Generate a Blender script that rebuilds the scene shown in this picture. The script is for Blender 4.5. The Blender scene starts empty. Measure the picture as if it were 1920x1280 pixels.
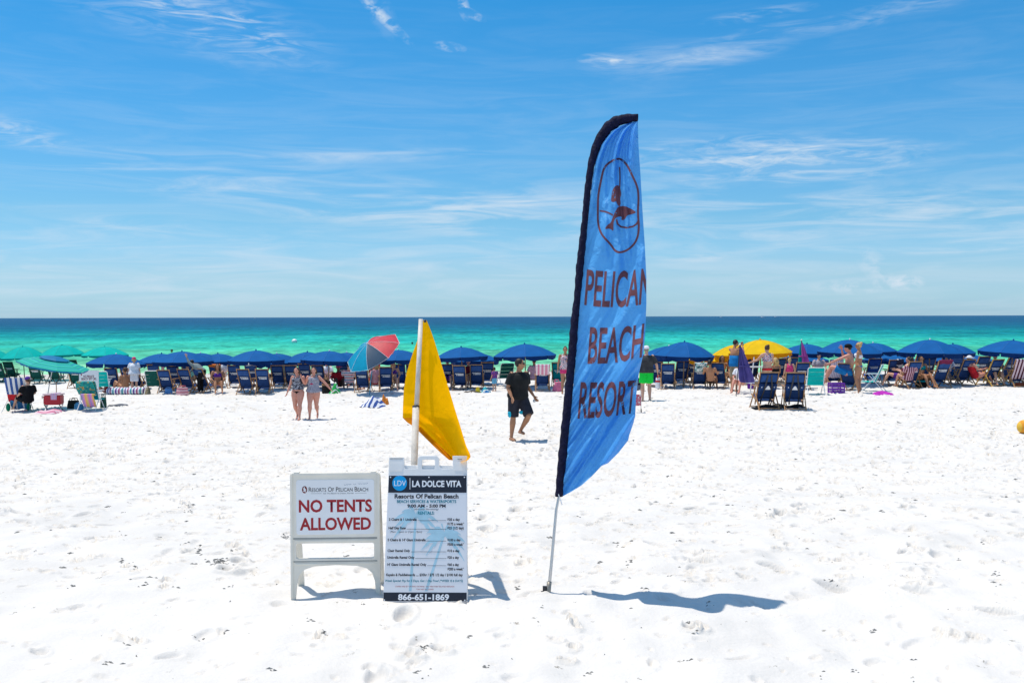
import bpy, bmesh, math, random
import numpy as np
from mathutils import Vector, Matrix
S = bpy.context.scene
COL = S.collection
PI = math.pi
R = math.radians
# ------------------------------------------------------------------ camera
FPX = 1867.0                       # focal length in pixels of the 1920 px wide photograph (35 mm lens)
CAMZ = 2.65
PITCH = math.atan(46.5 / FPX)
ROLL = R(0.16)
Fw = Vector((0, math.cos(PITCH), -math.sin(PITCH)))
Up = Vector((0, math.sin(PITCH), math.cos(PITCH)))
Rt = Vector((1, 0, 0))
CR = math.cos(ROLL) * Rt - math.sin(ROLL) * Up
CU = math.sin(ROLL) * Rt + math.cos(ROLL) * Up
CAM = Vector((0, 0, CAMZ))
cd = bpy.data.cameras.new('camera'); cam = bpy.data.objects.new('camera', cd); COL.objects.link(cam)
cd.sensor_width = 36; cd.lens = 36 * FPX / 1920; cd.clip_start = 0.1; cd.clip_end = 40000
M = Matrix((CR, CU, -Fw)).transposed().to_4x4(); M.translation = CAM
cam.matrix_world = M
S.camera = cam
# ------------------------------------------------------------------ world, sun, exposure
SUN_TO = Vector((-0.27, 0.11, 0.955)).normalized()
SUN_EL = math.asin(SUN_TO.z); SUN_ROT = math.atan2(SUN_TO.x, SUN_TO.y)
W = bpy.data.worlds.new('World'); S.world = W; W.use_nodes = True
nt = W.node_tree; nt.nodes.clear()
def N(t, **k):
    n = nt.nodes.new(t)
    for a, b in k.items(): setattr(n, a, b)
    return n
def L(a, b): nt.links.new(a, b)
def MA(op, a, b=None, clamp=False):
    n = N('ShaderNodeMath', operation=op); n.use_clamp = clamp
    for i, v in enumerate((a, b)):
        if v is None: continue
        if isinstance(v, (int, float)): n.inputs[i].default_value = v
        else: L(v, n.inputs[i])
    return n.outputs[0]
sky = N('ShaderNodeTexSky'); sky.sky_type = 'NISHITA'; sky.sun_disc = False
sky.sun_elevation = SUN_EL; sky.sun_rotation = SUN_ROT
sky.altitude = 0; sky.air_density = 1.0; sky.dust_density = 0.3; sky.ozone_density = 3.0
hs = N('ShaderNodeHueSaturation'); hs.inputs['Saturation'].default_value = 1.22; hs.inputs['Value'].default_value = 1.0
hs.inputs['Hue'].default_value = 0.49
L(sky.outputs[0], hs.inputs['Color'])
tc = N('ShaderNodeTexCoord'); sep = N('ShaderNodeSeparateXYZ'); L(tc.outputs['Generated'], sep.inputs[0])
az = MA('ARCTAN2', sep.outputs[0], sep.outputs[1])          # azimuth and elevation of the view direction
el = MA('ARCSINE', sep.outputs[2])
cmb = N('ShaderNodeCombineXYZ'); L(az, cmb.inputs[0]); L(el, cmb.inputs[1])
def wisp_noise(scale, sx, sy, rot, lo, hi, dist=1.0, detail=7, rough=.62):
    mp = N('ShaderNodeMapping'); mp.inputs['Rotation'].default_value = (0, 0, rot); mp.inputs['Scale'].default_value = (sx, sy, 1)
    L(cmb.outputs[0], mp.inputs[0])
    n = N('ShaderNodeTexNoise'); n.inputs['Scale'].default_value = scale; n.inputs['Detail'].default_value = detail
    n.inputs['Roughness'].default_value = rough; n.inputs['Distortion'].default_value = dist
    L(mp.outputs[0], n.inputs['Vector'])
    r = N('ShaderNodeMapRange'); r.interpolation_type = 'SMOOTHSTEP'
    r.inputs[1].default_value = lo; r.inputs[2].default_value = hi; L(n.outputs[0], r.inputs[0]); r.clamp = True
    return r.outputs[0]
streak = wisp_noise(7, 1.0, 9.0, 0.02, .36, .74, .9)
fine = wisp_noise(22, .8, 4.5, 0.25, .38, .72, 1.6)
puff = wisp_noise(60, 1, 1.6, 0, .40, .62, .4)
def blob(u, v, hl, hw, deg, strength, tex):
    a0 = math.atan((u - 960) / FPX); e0 = math.atan((594 - v) / FPX)
    mp = N('ShaderNodeMapping'); mp.vector_type = 'TEXTURE'
    mp.inputs['Location'].default_value = (a0, e0, 0); mp.inputs['Rotation'].default_value = (0, 0, R(deg))
    mp.inputs['Scale'].default_value = (hl / FPX, hw / FPX, 1)
    L(cmb.outputs[0], mp.inputs[0])
    g = N('ShaderNodeTexGradient', gradient_type='SPHERICAL'); L(mp.outputs[0], g.inputs[0])
    k = MA('POWER', g.outputs[0], .8)
    return MA('MULTIPLY', MA('MULTIPLY', k, strength * (.62 if tex is streak else .85)), tex)
BL = [(330, 45, 330, 80, -14, .42, fine), (270, 12, 90, 26, -18, .8, fine), (490, 78, 100, 18, -22, .7, fine), (400, 70, 170, 34, -20, .45, fine),
      (722, 42, 80, 11, -40, .75, puff), (716, 30, 60, 26, -60, .22, puff), (872, 20, 26, 12, -75, .7, puff), (888, 32, 30, 9, -25, .7, puff), (845, 93, 34, 10, -8, .7, puff),
      (1290, 122, 210, 40, 2, .5, streak), (1345, 118, 100, 20, 4, .35, streak), (1300, 120, 190, 26, 4, .35, fine), (1150, 120, 70, 16, -3, .9, fine), (1430, 80, 100, 12, 5, .5, fine),
      (1690, 62, 260, 20, 8, .35, fine), (1420, 50, 110, 14, 4, .5, fine),
      (520, 300, 460, 17, 1.5, .8, streak), (760, 405, 480, 34, -5, 1.0, streak), (960, 385, 260, 34, -2, .8, streak), (280, 345, 320, 26, -4, .5, streak),
      (260, 438, 130, 22, -4, .7, streak), (640, 350, 460, 40, -4, .45, streak), (30, 285, 120, 30, -8, .6, fine),
      (1440, 312, 330, 52, -2, .9, fine), (1490, 296, 230, 24, 0, .8, streak), (1300, 400, 420, 70, -2, .6, streak), (1760, 412, 330, 50, -3, .7, streak),
      (1540, 482, 110, 18, 0, .9, streak), (1830, 478, 180, 16, 3, 1.3, streak), (1640, 508, 44, 24, -50, .55, puff), (1696, 536, 36, 15, 0, 1.1, puff),
      (1600, 542, 80, 16, 0, .5, puff), (1290, 486, 80, 10, 0, .9, streak), (300, 500, 900, 80, 0, .55, streak), (1500, 450, 800, 100, 0, .30, streak)]
tot = None
for b in BL:
    o = blob(*b); tot = o if tot is None else MA('ADD', tot, o)
# a faint all-round veil so that the sky goes on in the same way outside the picture
veil = N('ShaderNodeMapRange'); veil.inputs[1].default_value = 0.0; veil.inputs[2].default_value = .34; veil.inputs[3].default_value = .34; veil.inputs[4].default_value = .0
L(el, veil.inputs[0])
tot = MA('ADD', tot, MA('MULTIPLY', veil.outputs[0], MA('ADD', MA('MULTIPLY', streak, .7), .3)))
# unseen cirrus added overhead and behind to whiten the light in the shadows
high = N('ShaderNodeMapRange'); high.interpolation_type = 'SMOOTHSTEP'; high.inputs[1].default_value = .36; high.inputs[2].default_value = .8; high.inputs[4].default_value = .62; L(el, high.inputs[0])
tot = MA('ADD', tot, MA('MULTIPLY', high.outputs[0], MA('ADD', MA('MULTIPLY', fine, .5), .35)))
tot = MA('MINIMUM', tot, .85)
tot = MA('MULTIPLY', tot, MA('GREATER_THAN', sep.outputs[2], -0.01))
# clear tropical air: the horizon stays pale blue instead of yellow, the zenith deep blue
er = N('ShaderNodeMapRange'); er.inputs[1].default_value = 0; er.inputs[2].default_value = .32; L(el, er.inputs[0])
tr = N('ShaderNodeValToRGB'); e_ = tr.color_ramp.elements
tl = [(0, (.25, .46, .79)), (.12, (.30, .445, .645)), (.3, (.25, .44, .57)), (.65, (.17, .465, .61)), (1, (.125, .49, .64))]
while len(e_) < len(tl): e_.new(1)
for i_, (p_, c_) in enumerate(tl): e_[i_].position = p_; e_[i_].color = (*c_, 1)
L(er.outputs[0], tr.inputs[0])
tn = N('ShaderNodeVectorMath', operation='MULTIPLY'); L(hs.outputs[0], tn.inputs[0]); L(tr.outputs[0], tn.inputs[1])
t2 = N('ShaderNodeVectorMath', operation='SCALE'); L(tn.outputs[0], t2.inputs[0]); t2.inputs['Scale'].default_value = 2.17
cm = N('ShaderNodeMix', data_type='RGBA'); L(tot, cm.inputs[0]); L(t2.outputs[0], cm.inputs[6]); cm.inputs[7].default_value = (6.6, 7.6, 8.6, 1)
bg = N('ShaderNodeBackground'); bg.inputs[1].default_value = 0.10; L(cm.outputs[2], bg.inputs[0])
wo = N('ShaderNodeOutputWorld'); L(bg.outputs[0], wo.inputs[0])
sd = bpy.data.lights.new('sun', 'SUN'); sd.energy = 4.0; sd.angle = R(.53); sd.color = (1, .92, .81)
sun = bpy.data.objects.new('sun', sd); COL.objects.link(sun); sun.location = (0, 0, 30)
sun.rotation_euler = (-SUN_TO).to_track_quat('-Z', 'Y').to_euler()
S.view_settings.view_transform = 'Standard'; S.view_settings.look = 'None'; S.view_settings.gamma = 1
S.view_settings.use_curve_mapping = False; S.view_settings.exposure = 0.05
S.cycles.max_bounces = 6; S.cycles.transparent_max_bounces = 8
S.cycles.use_adaptive_sampling = True
# ------------------------------------------------------------------ helpers
def tag(o, label=None, cat=None, group=None, kind=None):
    if label: o['label'] = label
    if cat: o['category'] = cat
    if group: o['group'] = group
    if kind: o['kind'] = kind
    return o
def link(name, me, mat=None, parent=None, loc=None, rot=None, scale=None, smooth=False):
    o = bpy.data.objects.new(name, me); COL.objects.link(o)
    if mat is not None and me is not None and len(me.materials) == 0: me.materials.append(mat)
    elif mat is not None and me.materials[0] is not mat:
        o.material_slots[0].link = 'OBJECT'; o.material_slots[0].material = mat
    if parent: o.parent = parent
    if loc is not None: o.location = loc
    if rot is not None: o.rotation_euler = rot
    if scale is not None: o.scale = scale
    if smooth: me.shade_smooth()
    return o
def thing(name, loc, label, cat, group=None, rz=0, scale=1):
    o = bpy.data.objects.new(name, None); COL.objects.link(o); o.location = loc; o.rotation_euler = (0, 0, rz)
    o.scale = (scale,) * 3; o.empty_display_size = .1
    return tag(o, label, cat, group)
def mesh(name, v, f):
    me = bpy.data.meshes.new(name); me.from_pydata([tuple(p) for p in v], [], f); me.update(); return me
class MB:                                   # collects simple solids in one mesh
    def __init__(s): s.v = []; s.f = []
    def add(s, v, f):
        n = len(s.v); s.v += [tuple(p) for p in v]; s.f += [tuple(i + n for i in q) for q in f]; return s
    def box(s, c, d, m=None):
        x, y, z = d[0] / 2, d[1] / 2, d[2] / 2
        v = [Vector((a, b, e)) for e in (-z, z) for (a, b) in ((-x, -y), (x, -y), (x, y), (-x, y))]
        if m is not None: v = [m @ p for p in v]
        v = [p + Vector(c) for p in v]
        return s.add(v, [(3, 2, 1, 0), (4, 5, 6, 7), (0, 1, 5, 4), (1, 2, 6, 5), (2, 3, 7, 6), (3, 0, 4, 7)])
    def bar(s, a, b, w, h, up=(0, 0, 1)):       # rectangular bar from a to b
        a = Vector(a); b = Vector(b); d = (b - a).normalized(); sx = d.cross(Vector(up))
        if sx.length < 1e-4: sx = Vector((1, 0, 0))
        sx.normalize(); sz = sx.cross(d)
        v = []
        for p in (a, b):
            for (i, j) in ((-1, -1), (1, -1), (1, 1), (-1, 1)): v.append(p + sx * i * w / 2 + sz * j * h / 2)
        return s.add(v, [(3, 2, 1, 0), (4, 5, 6, 7), (0, 1, 5, 4), (1, 2, 6, 5), (2, 3, 7, 6), (3, 0, 4, 7)])
    def tube(s, pts, rad, n=8, caps=True):
        pts = [Vector(p) for p in pts]; m = len(pts)
        rad = rad if isinstance(rad, (list, tuple)) else [rad] * m
        base = len(s.v); prev = None
        for i, p in enumerate(pts):
            d = (pts[min(i + 1, m - 1)] - pts[max(i - 1, 0)]).normalized()
            if prev is None:
                q = d.orthogonal().normalized()
            else:
                q = prev - d * prev.dot(d); q = q.normalized() if q.length > 1e-5 else d.orthogonal().normalized()
            prev = q; w = d.cross(q)
            for k in range(n):
                t = 2 * PI * k / n; s.v.append(tuple(p + (q * math.cos(t) + w * math.sin(t)) * rad[i]))
        for i in range(m - 1):
            for k in range(n):
                a = base + i * n + k; b = base + i * n + (k + 1) % n
                s.f.append((a, b, b + n, a + n))
        if caps:
            s.f.append(tuple(base + k for k in range(n))[::-1]); s.f.append(tuple(base + (m - 1) * n + k for k in range(n)))
        return s
    def ball(s, c, r, n=10, m=7, mat=None):
        r = (r, r, r) if isinstance(r, (int, float)) else r
        base = len(s.v); c = Vector(c)
        def P_(x, y, z):
            q = Vector((x * r[0], y * r[1], z * r[2])); q = mat @ q if mat is not None else q
            s.v.append(tuple(c + q))
        P_(0, 0, -1)
        for i in range(1, m):
            t = PI * i / m - PI / 2
            for k in range(n):
                a = 2 * PI * k / n; P_(math.cos(t) * math.cos(a), math.cos(t) * math.sin(a), math.sin(t))
        P_(0, 0, 1); top = len(s.v) - 1
        for k in range(n):
            s.f.append((base, base + 1 + (k + 1) % n, base + 1 + k))
            s.f.append((top, base + 1 + (m - 2) * n + k, base + 1 + (m - 2) * n + (k + 1) % n))
        for i in range(m - 2):
            for k in range(n):
                a = base + 1 + i * n + k; b = base + 1 + i * n + (k + 1) % n
                s.f.append((a, b, b + n, a + n))
        return s
    def rings(s, rs, n=14):                    # rs: (centre, right, fwd, rx, ry) closed loft
        base = len(s.v)
        for (c, r, f, rx, ry) in rs:
            for k in range(n):
                a = 2 * PI * k / n; s.v.append(tuple(Vector(c) + Vector(r) * math.cos(a) * rx + Vector(f) * math.sin(a) * ry))
        for i in range(len(rs) - 1):
            for k in range(n):
                a = base + i * n + k; b = base + i * n + (k + 1) % n
                s.f.append((a, b, b + n, a + n))
        s.f.append(tuple(base + k for k in range(n))[::-1]); s.f.append(tuple(base + (len(rs) - 1) * n + k for k in range(n)))
        return s
    def mesh(s, name): return mesh(name, s.v, s.f)
    def obj(s, name, mat, parent=None, smooth=False, **k): return link(name, s.mesh(name), mat, parent, smooth=smooth, **k)
def shape2d(name, outlines, thick, mat, parent, bevel=0, **k):     # flat extruded shape (holes allowed) in XY, thick along Z
    c = bpy.data.curves.new(name, 'CURVE'); c.dimensions = '2D'; c.fill_mode = 'BOTH'; c.extrude = thick / 2; c.bevel_depth = bevel
    for ol in outlines:
        sp = c.splines.new('POLY'); sp.points.add(len(ol) - 1); sp.use_cyclic_u = True
        for i, p in enumerate(ol): sp.points[i].co = (p[0], p[1], 0, 1)
    t = bpy.data.objects.new('tmp', c); COL.objects.link(t)
    me = bpy.data.meshes.new_from_object(t); bpy.data.objects.remove(t); bpy.data.curves.remove(c)
    me.name = name
    return link(name, me, mat, parent, **k) if mat is not None else me
def rrect(x0, y0, x1, y1, r, n=5):
    o = []
    for (cx, cy, a0) in ((x1 - r, y1 - r, 0), (x0 + r, y1 - r, 90), (x0 + r, y0 + r, 180), (x1 - r, y0 + r, 270)):
        for i in range(n + 1):
            a = R(a0 + 90 * i / n); o.append((cx + r * math.cos(a), cy + r * math.sin(a)))
    return o
def text_mesh(body, bold=0.0, small_caps=False, res=3, shear=0, spacing=1):
    c = bpy.data.curves.new('t', 'FONT'); c.body = body; c.size = 1; c.offset = bold; c.resolution_u = res; c.shear = shear; c.space_character = spacing
    if small_caps:
        c.small_caps_scale = .8
        for i, ch in enumerate(body):
            if ch.islower(): c.body_format[i].use_small_caps = True
    t = bpy.data.objects.new('tmp', c); COL.objects.link(t)
    me = bpy.data.meshes.new_from_object(t); bpy.data.objects.remove(t); bpy.data.curves.remove(c)
    co = np.empty(len(me.vertices) * 3); me.vertices.foreach_get('co', co); co = co.reshape(-1, 3)
    return me, co
def nvec(x, y, s=0):
    return np.array([x, y])
def vnoise(x, y, seed=0):                  # smooth lattice noise, -1..1
    xi = np.floor(x).astype(np.int64); yi = np.floor(y).astype(np.int64); xf = x - xi; yf = y - yi
    xf = xf * xf * (3 - 2 * xf); yf = yf * yf * (3 - 2 * yf)
    def h(a, b):
        n = (a * 374761393 + b * 668265263 + seed * 1442695041) & 0xFFFFFFFF
        n = ((n ^ (n >> 13)) * 1274126177) & 0xFFFFFFFF
        n = n ^ (n >> 16)
        return (n & 0xFFFF) / 32767.5 - 1
    return (h(xi, yi) * (1 - xf) + h(xi + 1, yi) * xf) * (1 - yf) + (h(xi, yi + 1) * (1 - xf) + h(xi + 1, yi + 1) * xf) * yf
def sst(a, b, x):
    t = np.clip((x - a) / (b - a), 0, 1); return t * t * (3 - 2 * t)
def ground(x, y):
    x = np.asarray(x, float); y = np.asarray(y, float)
    z = 0.48 * (1 - sst(9, 18, y))
    z = z + 0.0135 * np.clip(x, -40, 40) * sst(18, 30, y) * (1 - sst(42, 54, y))
    z = z - 0.33 * np.exp(-(((x + 6.1) / 4.0) ** 2 + ((y - 29) / 3.6) ** 2))
    z = z - 0.40 * sst(40, 55, y) - 0.035 * np.clip(y - 55, 0, 60)
    return z
WATER = -0.40
def P(u, v, D):
    d = Fw + CR * ((u - 960) / FPX) + CU * ((640 - v) / FPX)
    return CAM + d * (D / d.y)
def foot(u, v):
    lo, hi = 3.0, 3.0
    def g(D):
        p = P(u, v, D); return p.z - float(ground(p.x, p.y))
    while g(hi) > 0 and hi < 70: lo = hi; hi += .25
    for _ in range(24):
        m = (lo + hi) / 2
        if g(m) > 0: lo = m
        else: hi = m
    return P(u, v, (lo + hi) / 2)
# ------------------------------------------------------------------ materials
_m = {}
def lin(c): return tuple((x / 12.92 if x <= .04045 else ((x + .055) / 1.055) ** 2.4) for x in c)
def mat(name, col, rough=.7, var=.12, scale=12, bump=0, bscale=60, metal=0, spec=.4, trans=0, stops=None, sheen=0):
    """plain procedural material: colour with noise variation, optional bump / translucency"""
    if name in _m: return _m[name]
    m = bpy.data.materials.new(name); m.use_nodes = True; t = m.node_tree; b = t.nodes['Principled BSDF']
    if rough >= .7: spec = .12
    b.inputs['Roughness'].default_value = rough; b.inputs['Metallic'].default_value = metal; b.inputs['Specular IOR Level'].default_value = spec
    co = t.nodes.new('ShaderNodeTexCoord'); nz = t.nodes.new('ShaderNodeTexNoise'); nz.inputs['Scale'].default_value = scale; nz.inputs['Detail'].default_value = 4
    t.links.new(co.outputs['Object'], nz.inputs['Vector'])
    rp = t.nodes.new('ShaderNodeMapRange'); rp.inputs[1].default_value = .3; rp.inputs[2].default_value = .7; rp.inputs[3].default_value = 1 - var; rp.inputs[4].default_value = 1 + var
    t.links.new(nz.outputs[0], rp.inputs[0])
    mx = t.nodes.new('ShaderNodeVectorMath'); mx.operation = 'SCALE'; mx.inputs[0].default_value = col; t.links.new(rp.outputs[0], mx.inputs['Scale'])
    t.links.new(mx.outputs[0], b.inputs['Base Color'])
    if bump:
        n2 = t.nodes.new('ShaderNodeTexNoise'); n2.inputs['Scale'].default_value = bscale; n2.inputs['Detail'].default_value = 5
        t.links.new(co.outputs['Object'], n2.inputs['Vector'])
        bp = t.nodes.new('ShaderNodeBump'); bp.inputs['Strength'].default_value = bump; bp.inputs['Distance'].default_value = .02
        t.links.new(n2.outputs[0], bp.inputs['Height']); t.links.new(bp.outputs[0], b.inputs['Normal'])
    if trans:
        tr = t.nodes.new('ShaderNodeBsdfTranslucent'); t.links.new(mx.outputs[0], tr.inputs[0])
        ms = t.nodes.new('ShaderNodeMixShader'); ms.inputs[0].default_value = trans
        t.links.new(b.outputs[0], ms.inputs[1]); t.links.new(tr.outputs[0], ms.inputs[2])
        t.links.new(ms.outputs[0], t.nodes['Material Output'].inputs[0])
    _m[name] = m; return m
def stripes(name, cols, axis='X', freq=10, rough=.85, stops=None, wob=.0):
    """striped cloth: cols repeat along an object axis"""
    if name in _m: return _m[name]
    m = bpy.data.materials.new(name); m.use_nodes = True; t = m.node_tree; b = t.nodes['Principled BSDF']; b.inputs['Roughness'].default_value = rough
    co = t.nodes.new('ShaderNodeTexCoord'); sp = t.nodes.new('ShaderNodeSeparateXYZ'); t.links.new(co.outputs['Object'], sp.inputs[0])
    a = t.nodes.new('ShaderNodeMath'); a.operation = 'MULTIPLY'; a.inputs[1].default_value = freq; t.links.new(sp.outputs[axis], a.inputs[0])
    f = t.nodes.new('ShaderNodeMath'); f.operation = 'FRACT'; t.links.new(a.outputs[0], f.inputs[0])
    r = t.nodes.new('ShaderNodeValToRGB'); r.color_ramp.interpolation = 'CONSTANT'
    e = r.color_ramp.elements
    n = len(cols)
    while len(e) < n: e.new(1)
    for i, c in enumerate(cols): e[i].position = (stops[i] if stops else i / n); e[i].color = (*c, 1)
    t.links.new(f.outputs[0], r.inputs[0]); t.links.new(r.outputs[0], b.inputs['Base Color'])
    _m[name] = m; return m
def pattern(name, cols, scale=30, rough=.8, thr=(.42, .5, .58), kind='NOISE'):
    """printed cloth with irregular blotches of several colours"""
    if name in _m: return _m[name]
    m = bpy.data.materials.new(name); m.use_nodes = True; t = m.node_tree; b = t.nodes['Principled BSDF']; b.inputs['Roughness'].default_value = rough
    co = t.nodes.new('ShaderNodeTexCoord')
    if kind == 'VORONOI':
        n = t.nodes.new('ShaderNodeTexVoronoi'); n.inputs['Scale'].default_value = scale; out = n.outputs['Color']
    elif kind == 'CHECKER':
        n = t.nodes.new('ShaderNodeTexChecker'); n.inputs['Scale'].default_value = scale; out = n.outputs[1]
    else:
        n = t.nodes.new('ShaderNodeTexNoise'); n.inputs['Scale'].default_value = scale; n.inputs['Detail'].default_value = 2; out = n.outputs[0]
    t.links.new(co.outputs['Object'], n.inputs['Vector'])
    r = t.nodes.new('ShaderNodeValToRGB'); r.color_ramp.interpolation = 'CONSTANT'; e = r.color_ramp.elements
    while len(e) < len(cols): e.new(1)
    pos = [0] + list(thr)
    for i, c in enumerate(cols): e[i].position = pos[i]; e[i].color = (*c, 1)
    t.links.new(out, r.inputs[0]); t.links.new(r.outputs[0], b.inputs['Base Color'])
    _m[name] = m; return m
NAVY = mat('navy_canvas', (.016, .046, .15), .8, .25, 8, .25, 120)
NAVYL = mat('faded_navy_canvas', (.026, .075, .23), .8, .2, 8, .25, 120)
GREENC = mat('dark_green_canvas', (.008, .085, .07), .8, .2, 8, .2, 120)
WOOD = mat('pale_beech_wood', (.38, .205, .09), .55, .25, 9, .1, 40)
WOODD = mat('brown_wood', (.25, .12, .05), .55, .25, 9, .1, 40)
WHITEP = mat('white_plastic', (.74, .74, .72), .45, .04, 4)
WHITEM = mat('white_painted_metal', (.78, .78, .78), .35, .04, 4)
ALU = mat('aluminium', (.55, .56, .57), .35, .06, 10, metal=.8)
DARKM = mat('dark_metal', (.03, .03, .035), .45, .1, 8)
WHITET = mat('white_print', (.82, .83, .85), .6, .03)
SKIN = mat('fair_skin', (.60, .33, .22), .5, .08, 14, spec=.35)
SKINR = mat('sunburnt_skin', (.62, .28, .20), .5, .08, 14, spec=.35)
SKINT = mat('tanned_skin', (.40, .19, .10), .5, .08, 14, spec=.35)
SKIND = mat('dark_skin', (.12, .055, .035), .5, .08, 14, spec=.35)
# ------------------------------------------------------------------ sand
def build_sand():
    rng = np.random.default_rng(5)
    nc = 840
    t = np.linspace(-.50, .50, nc)
    ys = np.concatenate([np.arange(4.2, 14, .02), np.arange(14, 42, .038), np.linspace(42, 60, 120)]); nr = len(ys)
    T, Y = np.meshgrid(t, ys); X = T * (Y + 8.0)
    Z = ground(X, Y)
    land = 1 - sst(49, 54, Y)
    Z = Z + land * (.035 * vnoise(X / 2.2, Y / 1.7, 1) + .014 * vnoise(X / .8 + .3 * Y, Y / .55, 2) + .009 * vnoise(X / .28, Y / .22, 3) + .004 * vnoise(X / .12, Y / .1, 4))
    # slanting wind ridges near the camera
    near = 1 - sst(9, 15, Y)
    Z = Z + near * .026 * np.abs(vnoise((X * .5 - Y) / .42 + 3, (X + .45 * Y) / 2.0, 9)) + near * .010 * vnoise((X * .5 - Y) / .2, (X + .45 * Y) / .9, 10) 
    # soft hummocks round the signs and the flag
    Z = Z + (1 - sst(10, 14, Y)) * (.024 * vnoise(X / .42 + 5, Y / .6, 12) + .020 * vnoise(X / .2, Y / .5 + 3, 13))
    def dimple(x, y, lx, ly, ang, dep, rim=.35, sharp=6):
        r = 2.2 * max(lx, ly)
        j0, j1 = np.searchsorted(ys, [y - r, y + r])
        if j1 - j0 < 2: return
        w = y + 8.0
        i0, i1 = np.searchsorted(t, [(x - r) / (w - r) if x > 0 else (x - r) / (w - r), (x + r) / (w - r)])
        i0 = max(0, i0 - 1); i1 = min(nc, i1 + 1)
        if i1 - i0 < 2: return
        xs = X[j0:j1, i0:i1] - x; yy = Y[j0:j1, i0:i1] - y
        ca, sa = math.cos(ang), math.sin(ang)
        p = (xs * ca + yy * sa) / lx; q = (-xs * sa + yy * ca) / ly
        d = np.sqrt(p * p + q * q)
        Z[j0:j1, i0:i1] += dep * (-1 / (1 + np.exp((d - .85) * sharp)) + rim * np.exp(-((d - 1.25) / .28) ** 2))
    def scatter(n, y0, y1, s0, s1, d0, d1, xm=.56):
        for _ in range(n):
            y = y0 + (y1 - y0) * rng.random()
            if y1 > 30 and rng.random() > .04 + .96 * float(sst(10, 22, y)): continue
            x = (rng.random() * 2 - 1) * (xm * y + 1)
            s = s0 + (s1 - s0) * rng.random() ** 1.5
            dimple(x, y, s * rng.uniform(.9, 1.5), s * rng.uniform(.45, .8), rng.uniform(0, PI), rng.uniform(d0, d1), sharp=rng.uniform(9, 16))
    scatter(300, 4.5, 13, .04, .10, .015, .04)
    scatter(900, 4.5, 14, .015, .045, .01, .028)
    scatter(2600, 8, 20, .025, .065, .025, .055)
    scatter(11500, 10, 41, .035, .105, .045, .125)
    scatter(900, 38, 50, .08, .16, .03, .07)
    for k in range(70):                                # walking tracks
        x, y = rng.uniform(-14, 14), rng.uniform(9, 34); a_ = rng.uniform(0, 2 * PI)
        if rng.random() < .6: a_ = PI / 2 + rng.normal() * .35
        for i in range(rng.integers(6, 22)):
            a_ += rng.normal() * .06; x += .62 * math.cos(a_); y += .62 * math.sin(a_)
            if 4.5 < y < 44: dimple(x + .1 * (-1) ** i * math.sin(a_), y - .1 * (-1) ** i * math.cos(a_), .15, .07, a_, rng.uniform(.03, .07), sharp=12)
    for (u, v, s) in ((412, 1060, .13), (300, 1060, .06), (350, 955, .06), (420, 930, .05), (800, 1218, .09), (1060, 1220, .07), (1075, 1178, .06), (605, 1185, .05), (1700, 1090, .1), (1600, 960, .07), (1450, 1000, .06), (1560, 1050, .05), (160, 1050, .05), (90, 960, .05), (440, 1030, .06), (1290, 1175, .07), (1800, 1200, .07), (235, 1200, .06)):
        p = foot(u, v)
        for k in range(3): dimple(p.x + rng.normal() * s, p.y + rng.normal() * s * 2, s * .8, s * .5, rng.uniform(0, 3), .05, rim=.6, sharp=16)
    global SAND; SAND = (t, ys, Z)
    vs = np.stack([X, Y, Z], -1).reshape(-1, 3)
    idx = np.arange(nc * nr).reshape(nr, nc)
    q = np.stack([idx[:-1, :-1], idx[:-1, 1:], idx[1:, 1:], idx[1:, :-1]], -1).reshape(-1, 4)
    # coarse apron all round: behind the camera and to both sides, joined at the border by overlap from below
    ax = np.array([-900, -400, -160, -80, -50, -34, 34, 50, 80, 160, 400, 900.])
    extra_v = []; extra_f = []; n0 = len(vs)
    def strip(rows):                                    # rows: list of lists of points
        nonlocal n0
        m = len(rows[0])
        for r_ in rows: extra_v.extend(r_)
        for i in range(len(rows) - 1):
            for k in range(m - 1):
                a_ = n0 + i * m + k; extra_f.append((a_, a_ + 1, a_ + 1 + m, a_ + m))
        n0 += len(rows) * m
    sub = ys[::12].tolist() + [ys[-1]]
    zz = dict(zip(ys.tolist(), Z.tolist()))
    for sgn in (-1, 1):
        rows = []
        for yv in sub:
            row = zz[yv]; e = 0 if sgn < 0 else nc - 1
            x0 = .5 * (yv + 8)
            pts = [(sgn * x0, yv, row[e])]
            for k in (1.5, 4, 9, 20, 50, 150, 900):
                pts.append((sgn * (x0 + k), yv, float(ground(sgn * (x0 + k), yv))))
            rows.append(pts if sgn > 0 else pts[::-1])
        strip(rows)
    rows = []
    for yv in (-300., -60., -12., 0., 2.5, ys[0]):
        r_ = [(sx * (.5 * (ys[0] + 8) + k), yv, float(ground(0, 5))) for sx, k in [(-1, k) for k in (900, 150, 50, 20, 9, 4, 1.5)]]
        for tt in t[::20].tolist() + [t[-1]]:
            x_ = tt * (ys[0] + 8); i = int(np.argmin(abs(t - tt))); r_.append((x_, yv, float(Z[0, i]) if yv == ys[0] else float(ground(0, 5))))
        r_ += [(.5 * (ys[0] + 8) + k, yv, float(ground(0, 5))) for k in (1.5, 4, 9, 20, 50, 150, 900)]
        rows.append(r_)
    strip(rows)
    V = np.vstack([vs, np.array(extra_v)]); F = np.vstack([q, np.array(extra_f)])
    me = bpy.data.meshes.new('sand'); me.vertices.add(len(V)); me.vertices.foreach_set('co', V.ravel())
    me.loops.add(len(F) * 4); me.loops.foreach_set('vertex_index', F.ravel().astype(np.int32))
    me.polygons.add(len(F)); me.polygons.foreach_set('loop_start', np.arange(0, len(F) * 4, 4, dtype=np.int32))
    me.update(); me.validate()
    me.shade_smooth()
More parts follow.
